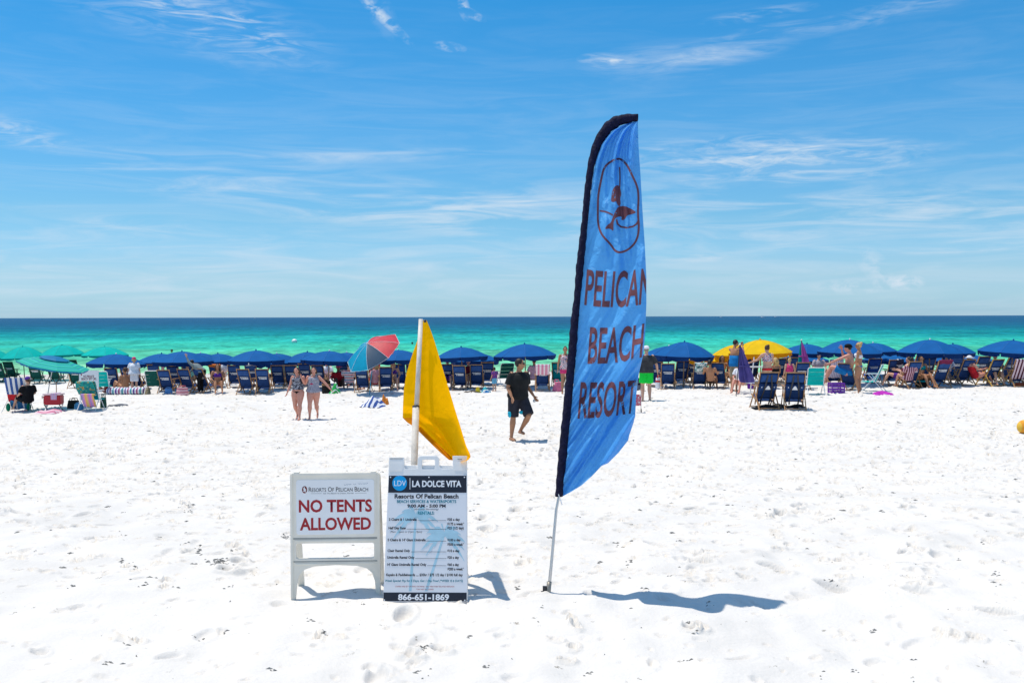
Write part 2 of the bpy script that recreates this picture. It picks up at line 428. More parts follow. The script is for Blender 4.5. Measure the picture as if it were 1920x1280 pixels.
    m = bpy.data.materials.new('white_quartz_sand'); m.use_nodes = True; tt = m.node_tree; b = tt.nodes['Principled BSDF']
    b.inputs['Roughness'].default_value = .95; b.inputs['Specular IOR Level'].default_value = .15
    co = tt.nodes.new('ShaderNodeTexCoord')
    n1 = tt.nodes.new('ShaderNodeTexNoise'); n1.inputs['Scale'].default_value = .9; n1.inputs['Detail'].default_value = 8; n1.inputs['Roughness'].default_value = .65
    tt.links.new(co.outputs['Object'], n1.inputs['Vector'])
    rp = tt.nodes.new('ShaderNodeValToRGB'); e = rp.color_ramp.elements; e[0].position = .3; e[0].color = (.64, .615, .575, 1); e[1].position = .6; e[1].color = (.715, .685, .64, 1)
    tt.links.new(n1.outputs[0], rp.inputs[0])
    # shell grit, plus dark specks painted for the shade in footprints
    n3 = tt.nodes.new('ShaderNodeTexNoise'); n3.inputs['Scale'].default_value = 7; n3.inputs['Detail'].default_value = 6; n3.inputs['Roughness'].default_value = .75
    tt.links.new(co.outputs['Object'], n3.inputs['Vector'])
    g = tt.nodes.new('ShaderNodeMapRange'); g.inputs[1].default_value = .655; g.inputs[2].default_value = .685; tt.links.new(n3.outputs[0], g.inputs[0])
    # wet sand at the waterline
    sp = tt.nodes.new('ShaderNodeSeparateXYZ'); tt.links.new(co.outputs['Object'], sp.inputs[0])
    wt = tt.nodes.new('ShaderNodeMapRange'); wt.inputs[1].default_value = -.27; wt.inputs[2].default_value = -.38; wt.inputs[4].default_value = .6; tt.links.new(sp.outputs[2], wt.inputs[0])
    gy = tt.nodes.new('ShaderNodeMath'); gy.operation = 'GREATER_THAN'; gy.inputs[1].default_value = 46; tt.links.new(sp.outputs[1], gy.inputs[0])
    wy = tt.nodes.new('ShaderNodeMath'); wy.operation = 'MULTIPLY'; tt.links.new(wt.outputs[0], wy.inputs[0]); tt.links.new(gy.outputs[0], wy.inputs[1]); wt = wy
    mx = tt.nodes.new('ShaderNodeMix'); mx.data_type = 'RGBA'; mx.inputs[7].default_value = (.26, .24, .2, 1); tt.links.new(rp.outputs[0], mx.inputs[6]); tt.links.new(g.outputs[0], mx.inputs[0])
    m2 = tt.nodes.new('ShaderNodeMix'); m2.data_type = 'RGBA'; m2.inputs[7].default_value = (.45, .42, .36, 1); tt.links.new(mx.outputs[2], m2.inputs[6]); tt.links.new(wt.outputs[0], m2.inputs[0])
    tt.links.new(m2.outputs[2], b.inputs['Base Color'])
    n2 = tt.nodes.new('ShaderNodeTexNoise'); n2.inputs['Scale'].default_value = 30; n2.inputs['Detail'].default_value = 6
    tt.links.new(co.outputs['Object'], n2.inputs['Vector'])
    bp = tt.nodes.new('ShaderNodeBump'); bp.inputs['Strength'].default_value = .35; bp.inputs['Distance'].default_value = .02
    tt.links.new(n2.outputs[0], bp.inputs['Height']); tt.links.new(bp.outputs[0], b.inputs['Normal'])
    tag(link('sand', me, m), 'white quartz sand beach pitted with footprints', None, None, 'structure')
build_sand()
def sandz(x, y):
    t, ys, Z = SAND; j = min(max(int(np.searchsorted(ys, y)), 1), len(ys) - 1); i = min(max(int(np.searchsorted(t, x / (y + 8.0))), 1), len(t) - 1)
    return float(Z[j, i] + Z[j - 1, i] + Z[j, i - 1] + Z[j - 1, i - 1]) / 4
# ------------------------------------------------------------------ sea
def build_sea():
    nc, nr = 420, 520
    a = np.linspace(0, 1, nr); ys = 50 * (300 / 50.) ** a
    t = np.linspace(-.62, .62, nc)
    T, Y = np.meshgrid(t, ys); X = T * (Y + 8)
    amp = sst(50, 62, Y) * (1 - .55 * sst(150, 300, Y))
    Z = WATER + amp * (.05 * vnoise(X / 3.8 + .1 * Y, Y / 1.5, 21) + .028 * vnoise(X / 1.5, Y / .7, 22) + .07 * np.maximum(0, np.sin(Y / 2.3 + 1.4 * vnoise(X / 9, Y / 5, 23) + .03 * X)) ** 3 * (1 - sst(58, 72, Y)))
    for edge in (0, -1): Z[:, edge] = WATER
    Z[-1, :] = WATER
    vs = np.stack([X, Y, Z], -1).reshape(-1, 3); idx = np.arange(nc * nr).reshape(nr, nc)
    q = np.stack([idx[:-1, :-1], idx[:-1, 1:], idx[1:, 1:], idx[1:, :-1]], -1).reshape(-1, 4).tolist()
    V = vs.tolist(); n = len(V)
    x5 = .62 * 58; x3 = .62 * 308; B = 26000
    V += [(-x5, 50, WATER), (x5, 50, WATER), (x3, 300, WATER), (-x3, 300, WATER), (-B, 50, WATER), (B, 50, WATER), (B, 300, WATER), (-B, 300, WATER), (-B, B, WATER), (B, B, WATER), (-x3, B, WATER), (x3, B, WATER)]
    q += [[n + 4, n, n + 3, n + 7], [n + 1, n + 5, n + 6, n + 2], [n + 7, n + 3, n + 10, n + 8], [n + 2, n + 6, n + 9, n + 11], [n + 3, n + 2, n + 11, n + 10]]
    me = mesh('sea_water', V, q); me.shade_smooth()
    m = bpy.data.materials.new('emerald_sea'); m.use_nodes = True; tt = m.node_tree; b = tt.nodes['Principled BSDF']
    co = tt.nodes.new('ShaderNodeTexCoord'); sp = tt.nodes.new('ShaderNodeSeparateXYZ'); tt.links.new(co.outputs['Object'], sp.inputs[0])
    def nz(scale, sy, det, rough=.55):
        mp = tt.nodes.new('ShaderNodeMapping'); mp.inputs['Scale'].default_value = (1, sy, 1); tt.links.new(co.outputs['Object'], mp.inputs[0])
        n = tt.nodes.new('ShaderNodeTexNoise'); n.inputs['Scale'].default_value = scale; n.inputs['Detail'].default_value = det; n.inputs['Roughness'].default_value = rough
        tt.links.new(mp.outputs[0], n.inputs['Vector']); return n.outputs[0]
    def math_(op, x, y=None):
        k = tt.nodes.new('ShaderNodeMath'); k.operation = op
        for i, v in enumerate((x, y)):
            if v is None: continue
            if isinstance(v, (int, float)): k.inputs[i].default_value = v
            else: tt.links.new(v, k.inputs[i])
        return k.outputs[0]
    # depth bands: 1/distance runs evenly down the water from horizon to beach
    big = nz(.02, 2.2, 4)
    inv = math_('DIVIDE', 50.0, math_('MAXIMUM', sp.outputs[1], 1.0))
    k = math_('MULTIPLY', inv, math_('ADD', math_('MULTIPLY', math_('SUBTRACT', big, .5), .9), 1.0))
    r = tt.nodes.new('ShaderNodeValToRGB'); e = r.color_ramp.elements
    cs = [(0, (.010, .075, .16)), (.10, (.008, .085, .17)), (.19, (.004, .13, .20)), (.27, (.004, .23, .24)), (.36, (.02, .39, .33)), (.5, (.045, .45, .30)), (.7, (.13, .52, .30)), (.88, (.25, .58, .33)), (1.0, (.40, .62, .40))]
    while len(e) < len(cs): e.new(1)
    for i, (p, c) in enumerate(cs): e[i].position = p; e[i].color = (*c, 1)
    tt.links.new(k, r.inputs[0])
    # darker and paler ripple patches
    rip = math_('ADD', math_('MULTIPLY', nz(.8, .35, 8, .75), .6), math_('MULTIPLY', nz(.16, .22, 6, .7), .4))
    rr = tt.nodes.new('ShaderNodeMapRange'); rr.inputs[1].default_value = .36; rr.inputs[2].default_value = .64; rr.inputs[3].default_value = .42; rr.inputs[4].default_value = 1.6; tt.links.new(rip, rr.inputs[0])
    sc = tt.nodes.new('ShaderNodeVectorMath'); sc.operation = 'SCALE'; tt.links.new(r.outputs[0], sc.inputs[0]); tt.links.new(rr.outputs[0], sc.inputs['Scale'])
    # small foam flecks
    ff = nz(.9, 2.6, 5, .8); fr = tt.nodes.new('ShaderNodeMapRange'); fr.inputs[1].default_value = .735; fr.inputs[2].default_value = .76; tt.links.new(ff, fr.inputs[0])
    mx = tt.nodes.new('ShaderNodeMix'); mx.data_type = 'RGBA'; mx.inputs[7].default_value = (.7, .78, .76, 1); tt.links.new(fr.outputs[0], mx.inputs[0]); tt.links.new(sc.outputs[0], mx.inputs[6])
    tt.links.new(mx.outputs[2], b.inputs['Base Color'])
    b.inputs['Roughness'].default_value = .5; b.inputs['Specular IOR Level'].default_value = 0; b.inputs['IOR'].default_value = 1.0
    gl = tt.nodes.new('ShaderNodeBsdfGlossy'); gl.inputs['Roughness'].default_value = .2; gl.inputs[0].default_value = (.8, .9, 1, 1)
    df = tt.nodes.new('ShaderNodeBsdfDiffuse'); tt.links.new(mx.outputs[2], df.inputs[0])
    lw = tt.nodes.new('ShaderNodeFresnel'); lw.inputs[0].default_value = 1.12
    lm = tt.nodes.new('ShaderNodeMath'); lm.operation = 'MULTIPLY'; lm.inputs[1].default_value = .22; tt.links.new(lw.outputs[0], lm.inputs[0])
    ms = tt.nodes.new('ShaderNodeMixShader'); tt.links.new(lm.outputs[0], ms.inputs[0]); tt.links.new(df.outputs[0], ms.inputs[1]); tt.links.new(gl.outputs[0], ms.inputs[2])
    tt.links.new(ms.outputs[0], tt.nodes['Material Output'].inputs[0])
    bp = tt.nodes.new('ShaderNodeBump'); bp.inputs['Strength'].default_value = .8; bp.inputs['Distance'].default_value = .35
    tt.links.new(nz(.8, 2.4, 7, .65), bp.inputs['Height']); tt.links.new(bp.outputs[0], gl.inputs['Normal']); tt.links.new(bp.outputs[0], df.inputs['Normal']); tt.links.new(bp.outputs[0], lw.inputs['Normal'])
    tag(link('sea', me, m), 'emerald sea water deepening to navy at the horizon', None, None, 'structure')
build_sea()
# ------------------------------------------------------------------ the two A-frame signs
F_BACK = Matrix.Rotation(R(90), 4, 'X')     # flat XY shapes stood up to face -Y (towards the beach path)
CREAM = mat('weathered_white_plastic', (.80, .745, .64), .5, .07, 5, .1, 30)
CREAML = mat('white_sign_plastic', (.80, .79, .77), .5, .05, 5)
PLATE = mat('white_sign_plate', (.82, .82, .82), .35, .03, 3)
BLACKP = mat('black_sign_print', (.016, .018, .03), .4, .1, 20)
REDP = mat('red_sign_print', (.36, .010, .018), .5, .05, 10)
TEALP = mat('teal_sign_print', (.0, .20, .28), .5, .05, 10)
CYANP = mat('cyan_sign_print', (.0, .32, .68), .5, .05, 10)
PALMP = mat('pale_palm_print', (.40, .62, .72), .5, .12, 10)
GREYP = mat('dark_grey_sign_print', (.035, .035, .045), .5, .05, 10)
SLOT = mat('shadowed_groove_plastic', (.30, .30, .28), .6, .05, 10)
def flat_text(parent, body, mat_, x0, x1, z0, z1, y, bold=0.0, cap=None, center=False, name='lettering', **k):
    """text whose cap height fills z0..z1 and whose width fills x0..x1, on a plane facing -Y"""
    me, co = text_mesh(body, bold, **k)
    w0, w1 = co[:, 0].min(), co[:, 0].max(); h0, h1 = 0.0, .70
    co2 = np.stack([x0 + (co[:, 0] - w0) / (w1 - w0) * (x1 - x0), np.full(len(co), y), z0 + (co[:, 1] - h0) / (h1 - h0) * (z1 - z0)], -1)
    me.vertices.foreach_set('co', co2.ravel()); me.update(); me.name = name
    return link(name, me, mat_, parent)
def plate(name, ol, y, mat_, parent, thick=.002, bevel=0):
    me = shape2d(name, ol, thick, None, None, bevel=bevel)
    me.transform(Matrix.Translation((0, y, 0)) @ F_BACK); me.update()
    return link(name, me, mat_, parent)
def sign_left():
    H, Wd = .96, .688
    p = P(630, 1110, 7.72); g = .48
    s = thing('a_frame_sign', (p.x, 7.72, g - .02), 'grey white plastic A-frame sign reading NO TENTS ALLOWED in red', 'sign', None, R(2.5))
    X = lambda u: (u - 629.5) * Wd / 165
    Z = lambda v: (1113 - v) * H / 230 + .02
    panel = bpy.data.objects.new('front_panel_frame', None)
    def rect(u0, v0, u1, v1, r): return rrect(X(u0), Z(v1), X(u1), Z(v0), r)
    outer = [(X(547), Z(1120)), (X(547), Z(886)), (X(551), Z(883)), (X(708), Z(883)), (X(712), Z(886)), (X(712), Z(1120)),
             (X(706), Z(1120)), (X(703), Z(1085)), (X(698), Z(1070)), (X(688), Z(1061)), (X(670), Z(1056)), (X(630), Z(1054)), (X(590), Z(1056)), (X(572), Z(1062)), (X(562), Z(1073)), (X(557), Z(1090)), (X(554), Z(1120))]
    fr = plate('front_panel', [outer, rect(556, 1013, 702, 1043, .02)], 0, CREAM, s, .028, .003)
    m = MB()                                           # outer rim and ribs that stand proud of the panel
    for u in (549, 710): m.box((X(u), -.018, Z(1000)), (.018, .012, H * .99))
    m.box((X(629.5), -.016, Z(885)), (Wd * .93, .010, .020)); m.box((X(629.5), -.016, Z(1009)), (Wd * .9, .010, .012)); m.box((X(629.5), -.016, Z(1052)), (Wd * .9, .010, .010))
    m.obj('rim', CREAM, s)
    m = MB()
    m.box((X(629.5), -.0165, Z(1004.5)), (Wd * .94, .004, .012)); m.box((X(629.5), -.0165, Z(1047.5)), (Wd * .94, .004, .009)); m.obj('groove', SLOT, s)
    for (u, v) in [(u, v) for v in (892, 999) for u in (570, 579, 584, 676, 681, 690)] + [(631, 893)]:
        MB().box((X(u), -.0152, Z(v)), (.010, .003, .006)).obj('slot', BLACKP, s)
    pl = plate('sign_plate', [rrect(X(558), Z(997), X(702), Z(895), .02)], -.0165, PLATE, s, .004, .0008)
    T = lambda body, mt, u0, u1, vb, vt, **k: flat_text(pl, body, mt, X(u0), X(u1), Z(vb), Z(vt), -.0200, **k)
    T('NO TENTS', REDP, 562.5, 698, 954.5, 932.5, bold=.030); T('ALLOWED', REDP, 564, 696, 988, 966, bold=.030)
    T('Resorts Of Pelican Beach', GREYP, 581, 691, 917, 908.5, small_caps=True, bold=.008)
    T('On The Beach In Destin, Florida', GREYP, 608, 664, 921.5, 919)
    m = MB(); m.box((X(595), -.0195, Z(920.3)), (X(605) - X(585), .0008, .0016)); m.obj('ruled_line', GREYP, pl); m = MB(); m.box((X(677.5), -.0195, Z(920.3)), (X(688) - X(667), .0008, .0016)); m.obj('ruled_line', GREYP, pl)
    o = [(X(573.5) + .020 * math.cos(a), Z(913) + .028 * math.sin(a)) for a in np.linspace(0, 2 * PI, 24, endpoint=False)]
    plate('oval_emblem', [o], -.0200, mat('dark_red_print', (.16, .015, .012), .5), pl, .001)
    o = [(573, 907), (574.5, 911), (577, 913), (575, 915), (577, 918), (572, 916), (570, 917), (572, 914), (571, 911)]
    plate('emblem_figure', [[(X(a), Z(b)) for a, b in o]], -.0210, PLATE, pl, .001)
    pts = []
    for i in range(46):
        a = i * .75; pts.append((X(645.5 + i * .98) + .0035 * math.cos(a * 1.5), -.0198, Z(904.8 - i * .05) + (.0062 if i % 9 == 0 else .0036) * math.sin(a * 1.9)))
    MB().tube(pts[:16], .0008, 4).tube(pts[18:25], .0008, 4).tube(pts[27:36], .0008, 4).tube(pts[37:], .0008, 4).obj('handwriting', mat('blue_ink', (.02, .12, .22), .5), pl)
    # rear panel of the A-frame, hinged at the top, leaning away
    m = MB(); top = Vector((0, .03, Z(888))); bot = Vector((0, .34, .0))
    for sx in (-1, 1): m.bar(top + Vector((sx * Wd * .47, 0, 0)), bot + Vector((sx * Wd * .47, 0, 0)), .05, .025)
    a_ = top.lerp(bot, .0); b_ = top.lerp(bot, .47)
    m.add([a_ + Vector((-Wd * .45, 0, 0)), a_ + Vector((Wd * .45, 0, 0)), b_ + Vector((Wd * .45, 0, 0)), b_ + Vector((-Wd * .45, 0, 0)),
           a_ + Vector((-Wd * .45, .02, 0)), a_ + Vector((Wd * .45, .02, 0)), b_ + Vector((Wd * .45, .02, 0)), b_ + Vector((-Wd * .45, .02, 0))],
          [(0, 1, 2, 3), (7, 6, 5, 4), (0, 4, 5, 1), (1, 5, 6, 2), (2, 6, 7, 3), (3, 7, 4, 0)])
    m.obj('rear_panel', CREAM, s)
    for sx in (-1, 1):
        MB().box((sx * Wd * .43, 0.01, Z(883) + .004), (.04, .06, .012)).obj('hinge', CREAM, s)
sign_left()
def sign_right():
    Wd, Hf = .628, .955
    s = thing('a_frame_sign', (P(796.8, 1125, 7.52).x, 7.52, .475), 'white A-frame price board headed LA DOLCE VITA with pale palm print', 'sign', None, R(-1))
    tilt = Matrix.Rotation(R(-12), 4, 'X')
    sh = Matrix.Identity(4)
    def UC(u, v): return ((u - (798.5 + (1 - (v - 903) / 229) * 3.5 - .8)) * Wd / 154.5)
    Z = lambda v: (1132 - v) * (Hf / 229) + .012
    lean = lambda o: (o.data.transform(tilt), o.data.update())
    fr = [(UC(721, 1132), 0), (UC(721, 1132), Z(1090)), (UC(728, 903), Z(871)), (UC(756.5, 871), Z(871)), (UC(756.5, 888), Z(888)), (UC(759, 892), Z(892)), (UC(783, 892), Z(892)), (UC(784, 872), Z(872)), (UC(788, 868), Z(868)),
          (UC(820, 868), Z(868)), (UC(823, 872), Z(872)), (UC(824, 888), Z(888)), (UC(830, 892), Z(892)), (UC(851, 892), Z(892)), (UC(851, 868), Z(868)), (UC(877, 868), Z(868)), (UC(877, 903), Z(903)), (UC(877, 1132), 0)]
    hole = rrect(UC(790.5, 893), Z(893), UC(817, 873), Z(873.5), .015)
    o = plate('front_panel', [fr, hole], .014, CREAML, s, .024, .003); lean(o)
    for (a_, b_, w_) in ((864, 873.5, .035), (742, 872.5, .10)): o = MB().box((UC(a_, 873), .0, Z(b_)), (w_, .005, .006)).obj('hinge_slot', SLOT, s); lean(o)
    for (a_, w_, h_) in ((742, .10, .06), (864, .085, .05)): o = MB().box((UC(a_, 880), -.001, Z(888)), (w_, .006, h_)).obj('hinge_block', CREAML, s); lean(o)
    y0 = -.006
    bd = plate('price_board', [[(UC(719.5, 1132), Z(1132)), (UC(728, 903), Z(903)), (UC(877, 903), Z(903)), (UC(876.5, 1132), Z(1132))]], y0, mat('white_price_board', (.78, .78, .80), .35, .03, 3), s, .006, .0006); lean(bd)
    yt = y0 - .0042
    def T(body, mt, u0, u1, vb, vt, **k):
        vm = (vb + vt) / 2
        o = flat_text(bd, body, mt, UC(u0, vm), UC(u1, vm), Z(vb), Z(vt), yt - .0012, **k); lean(o); return o
    def PLt(name, pts, mt, dy=0): o = plate(name, [[(UC(a, b), Z(b)) for a, b in pts]], yt + dy, mt, bd, .0006); lean(o); return o
    # palm trees printed under the text
    rng = random.Random(4)
    def palm(cu, cv, bu, bv, n, ln, a0, a1):
        w = 2.6
        PLt('palm_print', [(cu - 1.5, cv), (cu + 2.5, cv), (bu + w, bv), (bu - w, bv)], PALMP, 0)
        for k in range(n):
            a = R(a0 + (a1 - a0) * k / (n - 1)); L_ = ln * (1 - .12 * (k % 2))
            up = []; lo = []
            for i in range(9):
                t = i / 8; x = cu + math.cos(a) * L_ * t; y = cv - math.sin(a) * L_ * t + L_ * .62 * t * t
                hw = 8.5 * math.sin(PI * min(1, .15 + t * .85)) * (.6 if i % 2 else 1)
                up.append((x, max(938, y - hw * .25))); lo.append((x - math.cos(a) * 1.0, y + hw))
            o = up + lo[::-1]
            PLt('palm_frond', [(min(max(a_, 722), 874), b_) for a_, b_ in o], PALMP, -.00005 * k)
    palm(780, 976, 770, 1113, 11, 46, -25, 200); palm(834, 1010, 800, 1113, 12, 44, -30, 205)
    PLt('header_band', [(728.4, 904.2), (876.7, 904.2), (876.8, 935.5), (727.2, 935.5)], BLACKP, -.0004)
    PLt('footer_band', [(720.4, 1115.5), (876, 1115.5), (875.8, 1131), (719.8, 1131)], BLACKP, -.0004)
    PLt('logo_disc', [(749 + 14.0 * math.cos(a), 918 - 14.0 * math.sin(a)) for a in np.linspace(0, 2 * PI, 40, endpoint=False)], CYANP, -.0008)
    PLt('divider_line', [(768.3, 908.5), (769.3, 908.5), (769.3, 929.5), (768.3, 929.5)], WHITET, -.0008)
    for (u, v) in ((731.5, 907), (805, 907), (873, 907), (721.8, 1129), (872.5, 1129)):
        PLt('grommet', [(u + 1.3 * math.cos(a), v - 1.3 * math.sin(a)) for a in np.linspace(0, 2 * PI, 12, endpoint=False)], WHITET, -.0012)
    T('LDV', WHITET, 738.5, 761, 923, 913); T('LA DOLCE VITA', WHITET, 773, 867, 924.5, 913.5, bold=.035)
    T('Resorts Of Pelican Beach', GREYP, 739.5, 861.5, 945.8, 938.2, bold=.035)
    T('BEACH SERVICES & WATERSPORTS', TEALP, 744, 857, 954.2, 949.2, bold=.03)
    T('9:00 AM - 5:00 PM', GREYP, 764, 837, 962.4, 957, bold=.035)
    T('(Weather Permitting)', GREYP, 777, 823, 967.2, 964.4, shear=.2); T('RENTALS:', TEALP, 784, 815.5, 975.3, 969.8, bold=.03)
    rows = [('2 Chairs & 1 Umbrella', 729, 782, 984.5, '$35 a day', 864), (None, 0, 0, 992.6, '$175 a week*', 872), ('Half Day Rate', 728.5, 761, 1000, '$25 (1/2 day)', 871),
            ("5 Chairs & 14' Giant Umbrella", 727, 799, 1021.5, '$100 a day', 865), (None, 0, 0, 1029.6, '$500 a week*', 871.5), ('Chair Rental Only', 727, 769.5, 1041, '$10 a day', 863),
            ('Umbrella Rental Only', 726.5, 778, 1053, '$20 a day', 862), ("14' Giant Umbrella Rental Only", 726.5, 800.5, 1065.8, '$60 a day', 862), (None, 0, 0, 1073.7, '$200 a week*', 871)]
    for (a, u0, u1, v, b, u2) in rows:
        if a:
            T(a, GREYP, u0, u1, v + 2.1, v - 2.3, bold=.035)
            PLt('ruled_line', [(u1 + 1.5, v + 1.6), (838, v + 1.6), (838, v + 2.2), (u1 + 1.5, v + 2.2)], GREYP, -.0008)
        T(b, GREYP, 840, u2, v + 2.1, v - 2.3, bold=.035)
    T('(9am - 1pm) or (1pm - 5pm)', GREYP, 732, 792, 1008.4, 1005.2, shear=.2)
    T('Kayaks & Paddleboards .... $35hr / $75 1/2 day / $100 full day', GREYP, 725, 869, 1086.2, 1081.8, bold=.03)
    T('Week Special: Pay for 5 Days, Get 1 Day Free! (*WEEK IS 6 DAYS)', TEALP, 723, 869, 1096.6, 1092.6, bold=.02, shear=.15)
    T('CHAIRS ARE SET UP RAIN OR SHINE - NO WEATHER RELATED REFUNDS', REDP, 742, 853, 1106, 1103.6); T('*TAX NOT INCLUDED', REDP, 781, 814, 1111, 1108.6)
    T('866-651-1869', WHITET, 747.5, 843, 1128.6, 1118.6, bold=.035)
    m = MB(); top = Vector((0, .235, 1.0)); bot = Vector((0, .56, 0))
    for sx in (-1, 1): m.bar(top + Vector((sx * .27, 0, 0)), bot + Vector((sx * .27, 0, 0)), .05, .025)
    for f_ in (0.02, .5): m.bar(top.lerp(bot, f_) + Vector((-.245, 0, 0)), top.lerp(bot, f_) + Vector((.245, 0, 0)), .02, .07)
    a_ = top.lerp(bot, .07); b_ = top.lerp(bot, .46)
    m.add([a_ + Vector((-.245, 0, 0)), a_ + Vector((.245, 0, 0)), b_ + Vector((.245, 0, 0)), b_ + Vector((-.245, 0, 0)), a_ + Vector((-.245, .02, 0)), a_ + Vector((.245, .02, 0)), b_ + Vector((.245, .02, 0)), b_ + Vector((-.245, .02, 0))],
          [(0, 1, 2, 3), (7, 6, 5, 4), (0, 4, 5, 1), (1, 5, 6, 2), (2, 6, 7, 3), (3, 7, 4, 0)])
    m.obj('rear_panel', CREAML, s)
sign_right()
# ------------------------------------------------------------------ cloth surfaces given by rows of left and right edge points
def interp(tab, v):
    vs = [r[0] for r in tab]
    return [float(np.interp(v, vs, [r[k] for r in tab])) for k in range(1, len(tab[0]))]
def cloth(name, tab, depth, nu, nv, mat_, parent, origin, thick=.0012):
    v0, v1 = tab[0][0], tab[-1][0]; V = []; F = []
    for j in range(nv + 1):
        v = v0 + (v1 - v0) * j / nv; l, r = interp(tab, v)
        for i in range(nu + 1):
            s = i / nu; u = l + (r - l) * s; V.append(P(u, v, depth(u, v, s, (v - v0) / (v1 - v0))) - origin)
    for j in range(nv):
        for i in range(nu):
            a = j * (nu + 1) + i; F.append((a, a + 1, a + nu + 2, a + nu + 1))
    me = mesh(name, V, F)
    o = link(name, me, mat_, parent, smooth=True)
    return o
# feather flag ----------------------------------------------------
FD = 7.75
def flag_base(v): return FD + (1117 - v) / 902.0 * .32             # the pole leans a little towards the sea
inner = [(227, 1195.5), (231, 1180), (236, 1165), (244, 1150), (254, 1140), (271, 1128), (300, 1118), (330, 1112), (370, 1107), (430, 1101), (490, 1095), (540, 1090), (600, 1085), (690, 1078), (780, 1070), (850, 1063), (900, 1057), (930, 1054.5)]
right = [(227, 1196), (270, 1197), (330, 1201), (400, 1205), (460, 1209), (520, 1212), (570, 1212), (620, 1210), (660, 1207), (700, 1198), (740, 1193), (780, 1191), (795, 1187), (815, 1180), (825, 1178), (848, 1160), (868, 1140), (873, 1128), (892, 1110), (910, 1090), (922, 1070), (930, 1055)]
vv = sorted(set([a for a, _ in inner] + [a for a, _ in right]))
FT = [(v, float(np.interp(v, [a for a, _ in inner], [b for _, b in inner])), float(np.interp(v, [a for a, _ in right], [b for _, b in right]))) for v in vv]
def flag_depth(u, v, s=None, t=None):
    l, r = interp(FT, v); w = max(r - l, 1); s = min(max((u - l) / w, 0), 1.02)
    d = flag_base(v) - .35 * (w / 130.) * s
    # gathers under the curved top, long diagonal folds below
    topw = math.exp(-((v - 235) / 110) ** 2); k = min(1, w / 60)
    d += .06 * topw * math.sin(s * 17 + v * .012) * k + .03 * topw * math.sin(s * 33 + v * .01) * k
    mid = math.exp(-((v - 470) / 170) ** 2)
    d += .05 * mid * math.sin(s * 7.5 + (v - 300) * .013) * s + .022 * mid * math.sin(u * .14 + v * .05)
    low = 1 / (1 + math.exp(-(v - 660) / 40))
    q = (u - 1075) + (v - 930) * .80                                   # distance across the diagonal folds
    q2 = (v - 930) + (u - 1060) * 1.55
    d += low * k * 2.6 * (.038 * math.sin(q2 * .052 + 1.0) * (.3 + s) + .020 * math.sin(q2 * .115 + u * .01) * s + .008 * math.sin(q2 * .23))
    fold = (v - 800) + (u - 1075) * 1.35                               # one sharp crease from lower left to upper right
    d -= low * .17 * math.exp(-(fold / 15) ** 2) * (.4 + .6 * s) - low * .09 * math.exp(-((fold - 42) / 12) ** 2)
    for (o_, w_, a_) in ((-8, 7, .085), (24, 6, .07), (52, 7, .095), (82, 8, .06)):
        x_ = (fold - o_) / w_; d += low * a_ * (.35 + .65 * s) * x_ * math.exp(-x_ * x_ * .5)
    for (o_, w_, a_) in ((.34, .05, .04), (.55, .06, .055), (.72, .04, .035)):
        x_ = (s - o_ - .0006 * (v - 400)) / w_; d += math.exp(-((v - 400) / 120) ** 2) * a_ * x_ * math.exp(-x_ * x_ * .5)
    d += .012 * s * math.sin(v * .021 + 2) + .0035 * math.sin(u * .31 + v * .11) * math.sin(v * .07)
    e = max(0, s - .86) / .14; d += .10 * e * e * (.3 + .7 * (v > 260))  # free edge curls away
    return d
